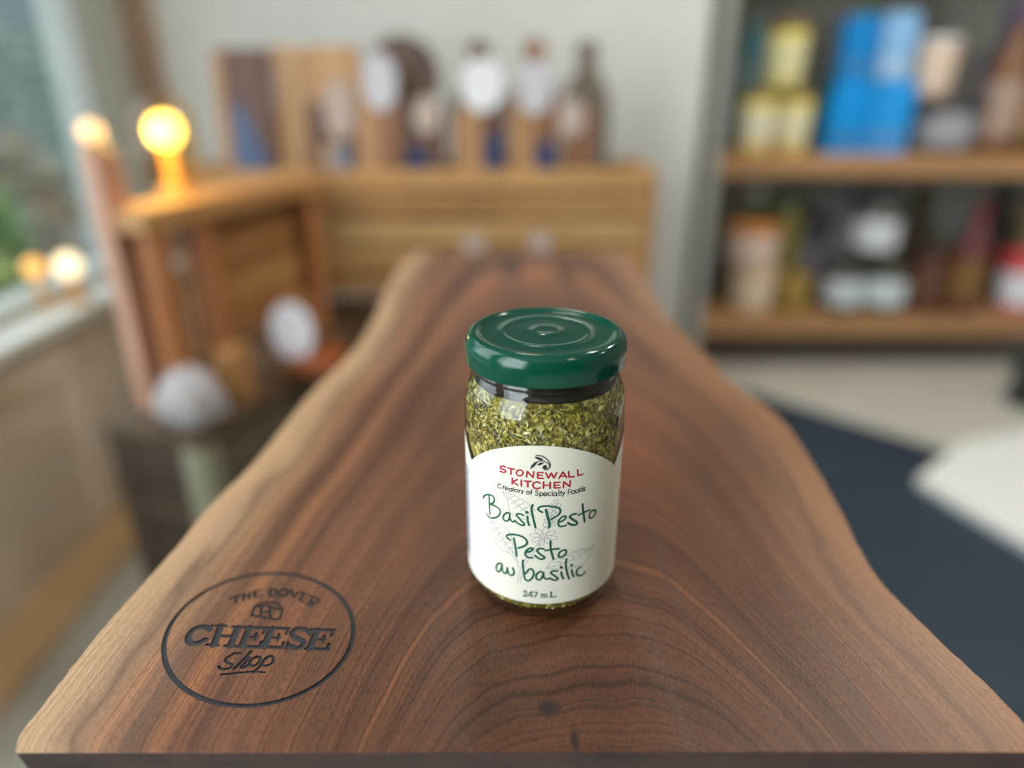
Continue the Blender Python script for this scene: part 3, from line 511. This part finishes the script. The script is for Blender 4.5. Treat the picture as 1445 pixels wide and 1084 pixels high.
# ------------------------------------------------------------------ slatted rack with cutting boards behind
pine = lambda k: wood('pine_%d' % k, [(172, 122, 70), (154, 106, 60), (182, 136, 80)][k], [(216, 168, 106), (198, 150, 92), (222, 182, 124)][k], 'X', .5)
YK = 1.70; ztop = at(700, 240, YK).z
xl_, xr_ = at(276, 300, YK).x, at(912, 300, YK).x
rk = thing('slatted_rack', 'orange pine slatted rack standing behind the board, holding upright cutting boards', 'rack', ((xl_+xr_)/2, YK, 0))
W_ = xr_ - xl_; D_ = .26
for j, (zt, hh) in enumerate(((ztop, .046), (ztop-.058, .05), (ztop-.120, .052), (ztop-.186, .05), (ztop-.25, .05))):
    f = MB(); f.box((0, 0, zt-hh/2), (W_, .018, hh)); f.build('slat', pine(j % 3), rk, bevel=.003)
    f = MB(); f.box((0, D_, zt-hh/2), (W_, .018, hh)); f.build('slat', pine((j+1) % 3), rk, bevel=.003)
for sx in (-1, 1):
    for y in (.028, D_-.028):
        f = MB(); f.box((sx*(W_/2-.02), y, ztop/2-.002), (.04, .036, ztop)); f.build('post', pine(1), rk, bevel=.003)
    f = MB(); f.box((sx*(W_/2+.009), D_/2, ztop-.16), (.018, D_+.018, .32)); f.build('end_panel', wood('pine_end', (160, 104, 52), (200, 146, 84), 'Y'), rk, bevel=.003)
f = MB(); f.box((0, .02, (ztop-.31)/2+.02), (W_-.06, .014, ztop-.37)); f.build('lower_panel', wood('rack_lower_wood', (84, 58, 36), (116, 84, 54), 'X'), rk)
f = MB(); f.box((0, D_/2, ztop-.30), (W_-.01, D_-.02, .016)); f.build('bottom_board', pine(1), rk)
ZB = ztop - .288                                   # rack bottom, on which the boards stand

M_resin = plain('blue_resin', (38, 66, 112), .15, .2, 30)
BW = {'walnut': wood('walnut_board', (84, 54, 42), (122, 84, 66), 'Z'), 'tan': wood('maple_board', (176, 128, 84), (206, 164, 116), 'Z'), 'dark': wood('smoked_board', (78, 56, 46), (112, 84, 68), 'Z'), 'mid': wood('cherry_board', (130, 86, 58), (164, 114, 80), 'Z'), 'grey': wood('grey_board', (94, 82, 72), (124, 110, 96), 'Z')}
def outline_rect(w_, h_, r=.012):
    o = []
    for cx, cz, a0 in ((w_/2-r, r, -90), (w_/2-r, h_-r, 0), (-w_/2+r, h_-r, 90), (-w_/2+r, r, 180)):
        for k in range(5): a = R(a0 + 22.5*k); o.append((cx + r*math.cos(a), cz + r*math.sin(a)))
    return o
def outline_paddle(w_, h_, hw, hh):
    P = [(w_/2, 0), (w_/2, h_-hh-.06), (w_/2*.9, h_-hh-.03), (hw*.75, h_-hh+.005), (hw*.5, h_-hh+.03), (hw*.52, h_-hh*.35), (hw*.62, h_-.02), (hw*.4, h_-.003), (0, h_)]
    P = catmull(P[1:], 4); P = [(w_/2, 0)] + P; return P + [(-x, z) for x, z in P[::-1][1:]]
def outline_round(w_, h_):
    r = w_/2; return [(r*math.cos(2*math.pi*k/40), h_ - r + r*math.sin(2*math.pi*k/40)) for k in range(40)]
FACE = Matrix(((1, 0, 0, 0), (0, 0, -1, 0), (0, 1, 0, 0), (0, 0, 0, 1)))      # outline XY -> upright XZ, extruded towards the viewer (-Y)
def cutting_board(label, px0, px1, ptop, Y, shape, main, stripes=(), resin=None, tilt=-6, hw=.046, hh=.085, rz=0):
    pt = at((px0+px1)/2, ptop, Y); w_ = (px1-px0) * scale_at(pt); h_ = pt.z - ZB
    if shape == 'round': w_ = (px1-px0) * scale_at(pt)
    root = thing('cutting_board', label, 'cutting board', (pt.x, Y, ZB), rz, 'cutting boards in the slatted rack')
    tl = Matrix.Rotation(R(tilt), 4, 'X'); hv = ztop - ZB - .03; zz = lambda q: hv + q*(h_-hv)
    O = {'rect': lambda: outline_rect(w_, h_), 'paddle': lambda: outline_paddle(w_, h_, hw, hh), 'round': lambda: outline_round(w_, w_ + .0)}[shape]()
    if shape == 'round': off = h_ - w_
    else: off = 0
    f = MB(); f.prism([(x, z + off) for x, z in O], .018, tl @ FACE); f.build('body', BW[main], root, bevel=.002)
    for (x0, x1, z0, z1, m_) in stripes:           # inlaid staves, flush bars standing half a millimetre proud
        f = MB(); f.prism([(x0*w_, zz(z0)), (x1*w_, zz(z0)), (x1*w_, zz(z1)), (x0*w_, zz(z1))], .001, tl @ FACE, z0=.0176); f.build('stave', BW[m_], root)
    if resin:
        f = MB(); f.prism([(x*w_, zz(z)) for x, z in resin], .0012, tl @ FACE, z0=.0178); tag(f.build('resin_inlay', M_resin, root), 'blue resin inlay')
    if shape == 'round':                            # a foot stave so the disc stands in the rack
        f = MB(); f.box((0, -.009, off/2 + .012), (w_*.3, .014, off + .02), M=None); f.build('foot', BW[main], root)
    return root
YBd = 1.80
cutting_board('rectangular brown board with blue resin wedge, leftmost in the slatted rack', 286, 368, 66, YBd, 'rect', 'walnut', [(-.5, -.32, 0, .99, 'tan')], [(-.30, .02), (-.22, .60), (-.06, .58), (.44, .02)])
cutting_board('narrow pale tan board beside the brown blue-wedged board', 369, 411, 62, YBd+.02, 'rect', 'tan')
cutting_board('tan-topped board with brown lower half left of the dark round board', 414, 500, 62, YBd+.01, 'rect', 'tan', [(-.44, .40, 0, .58, 'walnut')], [(-.25, .03), (-.2, .26), (.22, .24), (.3, .03)])
cutting_board('dark brown round board with long foot, only disc in the rack', 506, 616, 46, YBd+.06, 'round', 'dark')
cutting_board('short tan board in front of the dark round board', 502, 560, 140, YBd-.03, 'rect', 'tan', [(-.05, .48, 0, .97, 'mid')])
cutting_board('short dark board with blue resin below the round board', 564, 626, 146, YBd-.025, 'rect', 'walnut', [(-.48, -.2, 0, .97, 'dark')], [(-.46, .03), (-.4, .42), (.02, .36), (.1, .03)])
cutting_board('pale and dark two-tone paddle board with the biggest white tag', 634, 714, 54, YBd, 'paddle', 'walnut', [(-.44, .04, 0, .52, 'tan')], [(.1, .03), (.12, .34), (.40, .30), (.42, .03)])
cutting_board('slim tan paddle board, middle of the three handled boards', 717, 793, 52, YBd+.015, 'paddle', 'mid', [(-.44, 0, 0, .52, 'tan')], [(.04, .03), (.08, .28), (.4, .26), (.42, .03)])
cutting_board('grey-brown paddle board, last at the rack end by the wall', 797, 868, 54, YBd+.01, 'paddle', 'grey', [(-.42, .16, 0, .52, 'mid')])
M_tag = plain('white_card', (198, 196, 204), .7, .04)
M_tagp = plain('pinkish_card', (186, 168, 160), .7, .04)
def price_tag(label, px, py, Y, wpx, hpx, m_=None, tilt=-6, rz=0, lean=True):
    p = at(px, py, Y)
    if lean:
        for _ in range(4): p = at(px, py, Y - .0255 + (p.z-ZB)*.105)
    s = scale_at(p); a, b_ = wpx*s/2, hpx*s/2
    root = thing('price_tag', label, 'price tag', (p.x, p.y, p.z), rz, 'white tags on the wooden ware')
    tl = Matrix.Rotation(R(tilt), 4, 'X')
    f = MB(); f.prism([(a*math.copysign(abs(math.cos(t))**.9, math.cos(t)), b_*math.copysign(abs(math.sin(t))**.9, math.sin(t))) for t in [2*math.pi*k/28 for k in range(28)]], .0015, tl @ FACE); f.build('card', m_ or M_tag, root)
    f = MB(); f.tube([tl @ Vector((0, -.001, b_*.8)), tl @ Vector((.004, .0, b_+.012)), tl @ Vector((0, .002, b_+.03))], .001, 6); f.build('string', plain('jute', (176, 150, 110), .8), root)
    return root
price_tag('white oval tag on the dark round board', 536, 116, YBd-.03, 48, 76)
price_tag('largest round white tag on the two-tone paddle board', 680, 120, YBd, 60, 70, plain('bright_tag', (228, 230, 234), .7))
price_tag('white oval tag on the middle handled paddle board', 754, 124, YBd+.015, 50, 70)
price_tag('dim oval tag on the tan-topped board', 479, 156, YBd+.01, 42, 80, M_tagp)
price_tag('small pinkish tag on the short dark board', 602, 162, YBd-.025, 36, 50, M_tagp)
price_tag('small pinkish tag on the grey-brown paddle board', 806, 166, YBd+.01, 36, 50, M_tagp)
price_tag('pale narrow tag on the pale tan board', 380, 118, YBd+.02, 24, 90, M_tagp)
price_tag('small pale tag on rack slats above board end, left of its pair', 668, 344, YK-.0115, 32, 28, M_tagp, 0, lean=False)
price_tag('small pale tag on rack slats above board end, right of its pair', 762, 342, YK-.0115, 32, 28, M_tagp, 0, lean=False)

# ------------------------------------------------------------------ crate stand along the window
A = Vector((-.628, 1.15)); B = Vector((-.468, 1.66)); ZC = .60; dv = (B - A); LEN = dv.length; ang = math.atan2(dv.y, dv.x)
cs_ = thing('crate_stand', 'open pine crate stand on the chest, running along the window to the slatted rack', 'crate', (A.x, A.y, .0), ang)
# local X runs back along the arm, local -Y faces the walnut board
ZT = .965
px_ = lambda k: wood('crate_pine_%d' % k, [(150, 100, 56), (128, 84, 44), (166, 116, 68)][k], [(190, 138, 86), (166, 116, 66), (206, 156, 98)][k], 'X', .5)
DP = .03
for x, y in ((.02, -.01), (.135, -.01), (LEN-.05, -.01), (LEN-.05, DP+.02)):
    f = MB(); f.box((x, y, (ZC+ZT-.03)/2), (.042 if y < 0 else .03, .03, ZT-.03-ZC)); f.build('post', wood('crate_post', (168, 104, 60), (206, 144, 94), 'Z'), cs_, bevel=.003)
f = MB(); f.box((LEN/2-.02, DP/2, ZT-.018), (LEN, .105, .036)); f.build('top_rail', px_(2), cs_, bevel=.003)
for j, z in enumerate((ZT-.068, ZT-.134, ZT-.200, ZT-.266)):
    f = MB(); f.box((LEN/2+.04, .016, z), (LEN-.14, .012, .064)); f.build('side_plank', px_(1 if j == 0 else (2, 0)[j % 2]), cs_, bevel=.002)  # top plank darker: shade under the rail put into its colour
f = MB(); POST = at(128, 186, 1.165).z - .032; f.box((.0, DP+.012, (ZC+POST)/2), (.05, .034, POST-ZC)); f.build('corner_post', wood('rosy_lit_post', (190, 138, 112), (214, 168, 142), 'Z'), cs_, bevel=.003)  # pink of the light falling through is painted into this post

# chest under the crate stand and the small things on it
ca, sa = math.cos(ang), math.sin(ang)
CX, CY = -.535, 1.03                                # the chest's near right corner
loc = lambda u, v: (CX + u*ca - v*sa, CY + u*sa + v*ca)     # u back along the chest, v towards the window
ch = thing('wooden_chest', 'dark grey-brown slatted wooden chest below the crate stand, beside the board edge', 'chest', (CX, CY, 0), ang)
CW, CL = .20, .62
M_ch = wood('chest_wood', (70, 60, 48), (100, 88, 70), 'X')
for j in range(6):
    f = MB(); f.box((CL/2, .008, .05 + j*.095), (CL-.05, .014, .087)); f.build('side_plank', M_ch, ch, bevel=.002)
    f = MB(); f.box((.008, CW/2, .05 + j*.095), (.014, CW-.05, .087)); f.build('end_plank', wood('chest_shaded_wood', (56, 46, 38), (80, 68, 54), 'Y'), ch, bevel=.002)  # end planks darker: shade on the near end painted into the wood
for u, v in ((.02, .02), (CL-.02, .02), (.02, CW-.02), (CL-.02, CW-.02)):
    f = MB(); f.box((u, v, .289), (.045, .045, .578)); f.build('corner_post', wood('chest_lit_post', (130, 128, 108), (156, 152, 132), 'Z') if (u, v) == (.02, .02) else CACHE['chest_shaded_wood'], ch, bevel=.003)  # near post painted paler as catching light, the others in the shaded tone
f = MB(); f.box((CL/2, CW/2, .5885), (CL+.01, CW+.01, .02)); f.build('top', wood('chest_top', (72, 54, 38), (98, 76, 54), 'X'), ch, bevel=.003)
x, y = loc(.30, .05)
x, y = loc(.17, .045)
cr = thing('wooden_box', 'small upright tan wooden box on the chest by the crate stand', 'box', (x, y, .5993), ang)
f = MB(); f.box((0, 0, .045), (.055, .04, .09)); f.build('body', px_(2), cr, bevel=.003); f = MB(); f.box((0, 0, .096), (.06, .045, .012)); f.build('lid', px_(0), cr, bevel=.002)
pt_ = at(412, 468, 1.30)
cb = thing('wooden_block', 'small brown wooden block behind the upright white tag on the chest', 'block', (pt_.x+.004, 1.312, .5993))
f = MB(); f.box((0, .012, .085), (.07, .022, .17)); f.build('body', wood('block_wood', (150, 92, 48), (178, 118, 70), 'Z'), cb, bevel=.003)
price_tag('upright white tag on the chest beside the board edge', 412, 468, 1.3105, 60, 84, plain('bright_card', (236, 232, 240), .7), 0, 0, lean=False)
x, y = loc(.36, .045)
pa = at_z(452, 512, .62)
orb = thing('copper_bowl', 'orange copper bowl on the chest beside the board edge', 'bowl', (pa.x, pa.y, .5993))
f = MB(); f.lathe([(0, .002), (.025, 0), (.04, .01), (.05, .03), (.052, .045), (.048, .045), (.037, .014), (0, .007)], n=32, cap=False); f.build('bowl_wall', plain('copper', (178, 92, 48), .35, .1), orb)
f = MB(); f.lathe([(.048, .043), (.053, .043), (.054, .047), (.048, .047)], n=32, cap=False); f.build('rim', plain('copper_rim', (196, 116, 66), .3), orb)
x, y = loc(.058, .052)
pb = thing('paper_bundle', 'crumpled pale paper bundle on the near corner of the chest', 'paper', (x, y, .5993))
rb = random.Random(5); f = MB(); vsx = []; fsx = []; nA, nZ = 30, 9
for k in range(nZ):
    for i in range(nA):
        a = 2*math.pi*i/nA; z = .10*k/(nZ-1); r_ = (.042, .05, .054, .055, .054, .05, .045, .036, .02)[k] * (1 + (.16*math.sin(5*a + k*.5) + rb.uniform(-.09, .09)) * (k > 0))
        vsx.append((r_*math.cos(a), r_*math.sin(a)*.8, z + (rb.uniform(-.004, .004) if k else 0)))
for k in range(nZ-1):
    for i in range(nA): j = (i+1) % nA; fsx.append((k*nA+i, k*nA+j, (k+1)*nA+j, (k+1)*nA+i))
fsx.append(tuple((nZ-1)*nA+i for i in range(nA))); fsx.append(tuple(range(nA))[::-1])
f.add(vsx, fsx, 0, True); f.build('wrapping', plain('pale_tissue', (176, 168, 168), .75, .06, 30), pb)
f = MB(); f.tube([(.054*math.cos(a), .043*math.sin(a), .045) for a in [2*math.pi*k/24 for k in range(25)]], .003, 6); f.build('tie', plain('grey_tie', (150, 140, 136), .7), pb)

# lamps
def lamp(name, label, cat, p, base_z, r_, col, strength, shade=None, power=0):
    root = thing(name, label, cat, (p.x, p.y, base_z)); zc = p.z - base_z
    f = MB(); f.lathe([(0, 0), (r_*1.05, 0), (r_*1.1, .004), (r_*1.0, .012), (r_*.45, .016), (r_*.4, max(.018, zc-r_*.95)), (0, max(.018, zc-r_*.95))], n=28, cap=False); f.build('base', plain(name + '_base', (196, 150, 96), .5), root)
    f = MB(); f.lathe([(0, zc-r_), (r_*.4, zc-r_*.92), (r_*.8, zc-r_*.6), (r_, zc), (r_*.86, zc+r_*.5), (r_*.5, zc+r_*.87), (0, zc+r_)], n=28, cap=False); f.build('bulb', emit(name + '_glow', col, strength), root)
    if shade:
        f = MB(); f.lathe([(r_*1.5, .018), (r_*1.75, zc*.5), (r_*1.75, zc+r_*.9), (r_*1.2, zc+r_*1.6), (r_*1.15, zc+r_*1.9)], n=36, cap=False); f.build('shade', shade, root)
    if power:
        l = bpy.data.lights.new(name + '_light', 'POINT'); l.energy = power; l.color = lin(col)[:3]; l.shadow_soft_size = r_; q = bpy.data.objects.new(name + '_light', l); S.collection.objects.link(q); q.parent = root; q.location = (0, -r_*2.4, zc)
    return root
pl = at(232, 184, 1.33)
lamp('amber_lamp', 'glowing yellow lamp in amber glass standing on the crate stand', 'lamp', pl, ZT+.0005, .03, (255, 226, 118), 5, glass('amber_glass', (1, .84, .58, 1)), 1.3)
pl = at(128, 186, 1.165)
lamp('post_bulb', 'small dim peach bulb on top of the rosy-lit corner post by the window', 'bulb', pl, POST+.0005, .019, (255, 206, 150), 1.0)
pl = at(96, 375, 1.72); lamp('globe_light', 'round cream globe light on the window sill, brighter of the pair', 'light', pl, SILL, .032, (255, 234, 190), 1.25)
pl = at(48, 378, 1.66); lamp('globe_light', 'smaller orange globe light on the window sill by the cream one', 'light', pl, SILL, .024, (255, 190, 104), .9)

# ------------------------------------------------------------------ shelf unit with goods
YS, DS = 2.80, .47
zs1 = at(1200, 219, YS).z; zs0 = at(1200, 449, YS).z
xs0, xs1 = at(1008, 200, YS).x, 2.55
sh = thing('shelf_unit', 'grey steel shelving with thick brown wooden shelves along the recessed wall', 'shelf', (xs0, YS, 0))
M_steel = plain('grey_steel', (176, 182, 182), .5, .05, 8); M_plank = wood('shelf_plank', (168, 124, 84), (206, 160, 114), 'X')
for z, nm in ((zs1, 'shelf'), (zs0, 'shelf'), (zs1+.75, 'shelf')):
    f = MB(); f.box(((xs1-xs0)/2, DS/2, z-.04), (xs1-xs0-.02, DS, .08)); f.build(nm, M_plank, sh, bevel=.004)
for x in (0, xs1-xs0):
    for y in (0, DS):
        f = MB(); f.box((x, y, 1.0), (.05, .04, 2.0)); f.build('upright', M_steel, sh, bevel=.003)

def goods_at(px, base_z, dy): 
    # where the sight line at column px meets the given depth on the shelf
    Y = YS + dy; r = ray(px, 300)
    lo, hi = -400, 1400
    for _ in range(40):
        m = (lo+hi)/2
        if at(px, m, Y).z > base_z: lo = m
        else: hi = m
    return at(px, m, Y)
def food_jar(label, px, shelf_z, dy, wpx, hpx, body, lid, lab=None, name='food_jar', cat='jar', group='goods on the shelves', shape='jar'):
    p = goods_at(px, shelf_z, dy); s = scale_at(p); r_ = wpx*s/2; h_ = hpx*s*1.03
    root = thing(name, label, cat, (p.x, p.y, shelf_z + .0008), 0, group)
    if shape == 'jar':
        pr = [(0, 0), (r_*.86, 0), (r_*.97, h_*.03), (r_, h_*.08), (r_, h_*.74), (r_*.93, h_*.82), (r_*.78, h_*.86), (r_*.76, h_*.9), (0, h_*.9)]; lp = [(r_*.84, h_*.87), (r_*.86, h_*.88), (r_*.86, h_*.985), (r_*.8, h_), (0, h_)]; lz = (.2, .66)
    elif shape == 'tub':
        pr = [(0, 0), (r_*.8, 0), (r_*.84, h_*.04), (r_*.96, h_*.86), (0, h_*.87)]; lp = [(r_*.97, h_*.84), (r_*1.02, h_*.86), (r_*1.02, h_*.97), (r_*.97, h_), (0, h_)]; lz = (.15, .7)
    else:
        pr = [(0, 0), (r_*.9, 0), (r_, h_*.03), (r_, h_*.55), (r_*.85, h_*.64), (r_*.4, h_*.76), (r_*.34, h_*.9), (0, h_*.9)]; lp = [(r_*.38, h_*.87), (r_*.42, h_*.88), (r_*.42, h_*.98), (r_*.36, h_), (0, h_)]; lz = (.12, .5)
    f = MB(); f.lathe(pr, n=32, cap=False); f.build('body', plain('goods_%d_%d_%d' % body, body, .3, .12, 60), root)
    f = MB(); f.lathe(lp, n=32, cap=False); f.build('lid', plain('goods_%d_%d_%d' % lid, lid, .35, .06), root)
    if lab:
        k0 = .965 if shape == 'tub' else 1.006
        f = MB(); f.lathe([(r_*k0*(.9 if shape == 'tub' else 1), h_*lz[0]), (r_*(k0 if shape != 'tub' else .965), h_*lz[1])], n=32, cap=False); f.build('label', plain('goods_%d_%d_%d' % lab, lab, .6, .05), root)
    return root, shelf_z + .0008 + h_
def carton(label, px, shelf_z, dy, wpx, hpx, col, band, group='goods on the shelves', rz=0, dpt=.08):
    p = goods_at(px, shelf_z, dy); s = scale_at(p); w_, h_ = wpx*s, hpx*s*1.03
    root = thing('carton', label, 'carton', (p.x, p.y, shelf_z + .0008), rz, group)
    f = MB(); f.box((0, 0, h_*.47), (w_, dpt, h_*.94)); f.build('body', plain('carton_%d_%d_%d' % col, col, .45, .08, 20), root, bevel=.003)
    f = MB(); f.prism([(-w_/2, h_*.935), (w_/2, h_*.935), (w_/2*.96, h_*.97), (w_/2*.5, h_), (-w_/2*.5, h_), (-w_/2*.96, h_*.97)], dpt*.96, Matrix.Translation((0, dpt*.48, 0)) @ FACE); f.build('flap', CACHE['carton_%d_%d_%d' % col], root)
    f = MB(); f.box((0, -dpt/2-.0006, h_*.22), (w_*.86, .001, h_*.2)); f.build('panel', plain('carton_%d_%d_%d' % band, band, .5), root)
    return root, shelf_z + .0008 + h_
z1 = zs1; z0 = zs0
# upper shelf: a front row and a back row
_, t1 = food_jar('pale yellow tub with brown lid, left front of upper shelf', 1062, z1, .11, 50, 80, (232, 212, 110), (150, 128, 84), (240, 236, 206), shape='tub')
_, t2 = food_jar('pale yellow tub with brown lid, right of its twin on the upper shelf', 1113, z1, .11, 48, 80, (230, 210, 104), (140, 118, 78), (238, 232, 196), shape='tub')
food_jar('pale yellow tub stacked on top of the yellow pair', 1102, max(t1, t2), .11, 56, 84, (226, 214, 110), (128, 106, 70), (236, 230, 180), shape='tub')
food_jar('teal tin at the far left end of the upper shelf', 1050, z1, .34, 40, 170, (96, 160, 176), (150, 164, 166), (150, 190, 200), 'tin', 'tin')
food_jar('green jar behind the yellow tubs on the upper shelf', 1146, z1, .34, 30, 90, (72, 128, 84), (60, 100, 70))
food_jar('tall green bottle behind the blue cartons', 1190, z1, .34, 42, 175, (96, 156, 112), (110, 166, 120), (120, 176, 130), 'bottle', 'bottle', shape='bottle')
_, c1 = carton('bright blue carton at the front left of the blue stack', 1184, z1, .10, 52, 90, (0, 150, 232), (60, 130, 190))
_, c2 = carton('bright blue carton at the front right of the blue stack', 1241, z1, .10, 54, 90, (30, 156, 236), (90, 150, 210))
carton('deep blue carton on top of the blue stack', 1200, max(c1, c2), .10, 46, 78, (0, 132, 208), (60, 130, 190))
carton('pale sky-blue carton on top of the blue stack, right', 1252, max(c1, c2), .10, 46, 82, (136, 186, 232), (170, 200, 230))
_, q1 = food_jar('charcoal tub with grey label right of the blue cartons', 1324, z1, .135, 84, 68, (84, 84, 84), (70, 70, 72), (164, 166, 176), shape='tub')
food_jar('white and peach round tub atop the charcoal tub', 1308, q1, .14, 58, 74, (220, 190, 168), (214, 214, 214), (226, 204, 186), shape='tub')
food_jar('grey pump bottle behind the blue cartons and white tub', 1260, z1, .38, 46, 190, (160, 160, 156), (140, 140, 136), None, 'bottle', 'bottle', shape='bottle')
food_jar('tall brown bottle with pale label at the upper shelf right', 1397, z1, .11, 50, 180, (128, 88, 60), (96, 80, 110), (170, 146, 132), 'bottle', 'bottle', shape='bottle')
food_jar('dark amber bottle at the right frame edge on the upper shelf', 1448, z1, .11, 46, 195, (110, 84, 46), (70, 56, 40), (160, 126, 76), 'bottle', 'bottle', shape='bottle')
food_jar('purple-capped bottle behind the brown bottle', 1384, z1, .34, 50, 175, (110, 106, 130), (120, 110, 150), (140, 136, 160), 'bottle', 'bottle', shape='bottle')
# lower shelf
_, a1 = food_jar('cream round tub at the front left of the lower shelf', 1056, z0, .12, 62, 64, (232, 204, 168), (216, 196, 166), (240, 220, 194), shape='tub')
food_jar('peach tub with orange lid on top of the cream tub', 1058, a1, .12, 72, 54, (230, 198, 178), (214, 140, 70), (240, 214, 200), shape='tub')
food_jar('mustard jar right of the cream tub on the lower shelf', 1114, z0, .11, 44, 60, (160, 132, 62), (124, 104, 60))
food_jar('white-capped green bottle at the left back of the lower shelf', 1050, z0, .34, 44, 150, (140, 152, 92), (214, 220, 220), (170, 180, 140), 'bottle', 'bottle', shape='bottle')
food_jar('olive yellow jar behind the peach tub', 1096, z0, .34, 42, 135, (166, 156, 84), (120, 128, 96), (180, 170, 104))
food_jar('lavender-labelled jar left of the navy bottle', 1136, z0, .34, 34, 110, (96, 94, 104), (70, 72, 82), (150, 148, 166))
food_jar('pale grey bottle at the back of the lower shelf', 1170, z0, .34, 30, 148, (150, 158, 158), (120, 126, 130), None, 'bottle', 'bottle', shape='bottle')
food_jar('navy blue bottle behind the white-labelled jars', 1210, z0, .34, 46, 148, (46, 52, 70), (40, 46, 62), None, 'bottle', 'bottle', shape='bottle')
_, b1_ = food_jar('dark jar with white label, left of the white-labelled trio', 1184, z0, .11, 54, 72, (74, 70, 58), (60, 60, 58), (212, 224, 230))
_, b2_ = food_jar('dark jar with white label, right front of the white-labelled trio', 1241, z0, .11, 56, 72, (78, 74, 58), (64, 62, 52), (214, 228, 234))
food_jar('dark jar with white label stacked atop the white-labelled pair', 1228, max(b1_, b2_), .11, 60, 84, (76, 76, 70), (60, 62, 60), (214, 222, 230))
food_jar('brown bottle right of the white-labelled jars', 1268, z0, .34, 44, 148, (80, 66, 42), (64, 52, 36), None, 'bottle', 'bottle', shape='bottle')
food_jar('dark red jar in the middle of the lower shelf', 1298, z0, .11, 44, 86, (92, 48, 42), (72, 50, 36), (106, 70, 52))
food_jar('maroon bottle with bronze label beside the dark red jar', 1350, z0, .11, 50, 145, (100, 48, 50), (112, 46, 54), (130, 94, 50), 'bottle', 'bottle', shape='bottle')
food_jar('near-black bottle at the back right of the lower shelf', 1378, z0, .34, 52, 148, (28, 28, 20), (24, 24, 20), None, 'bottle', 'bottle', shape='bottle')
food_jar('tan jar at the right back of the lower shelf', 1436, z0, .34, 54, 142, (160, 136, 92), (150, 124, 84), (176, 152, 106))
food_jar('white and red round tub at the right frame edge of the lower shelf', 1434, z0, .12, 70, 78, (204, 92, 98), (214, 80, 86), (236, 236, 246), shape='tub')

# ------------------------------------------------------------------ floor things on the right
f = MB(); Mx = [(.66, 2.60), (.984, 2.56), (1.52, 2.03), (2.9, .70), (2.9, -.2), (.34, -.2), (.34, 1.2)]
f.prism(Mx, .008, z0=.0005); tag(f.build('floor_mat', plain('dark_rubber', (38, 54, 70), .45, .12, 5, .5), bevel=.002), 'large dark blue-black mat on the floor right of the walnut board', 'mat')
f = MB(); f.prism([(1.257, 1.83), (1.40, 1.42), (2.3, 1.75), (2.15, 2.25), (1.54, 2.07)], .03, z0=.0095); tag(f.build('white_panel', plain('white_laminate', (232, 234, 232), .5, .02), bevel=.004), 'flat white panel lying on the edge of the dark mat', 'panel')
pd = at(1432, 585, 2.45)
bn = thing('black_bin', 'small black bin standing on the floor under the shelves at right', 'bin', (pd.x+.02, 2.45, .0005))
f = MB(); f.lathe([(0, 0), (.055, 0), (.06, .008), (.07, .2), (.066, .2), (.056, .01), (0, .008)], n=32, cap=False); f.build('body', plain('black_plastic', (34, 38, 40), .4), bn)
f = MB(); f.lathe([(.066, .195), (.073, .195), (.074, .205), (.066, .206)], n=32, cap=False); f.build('rim', CACHE['black_plastic'], bn)
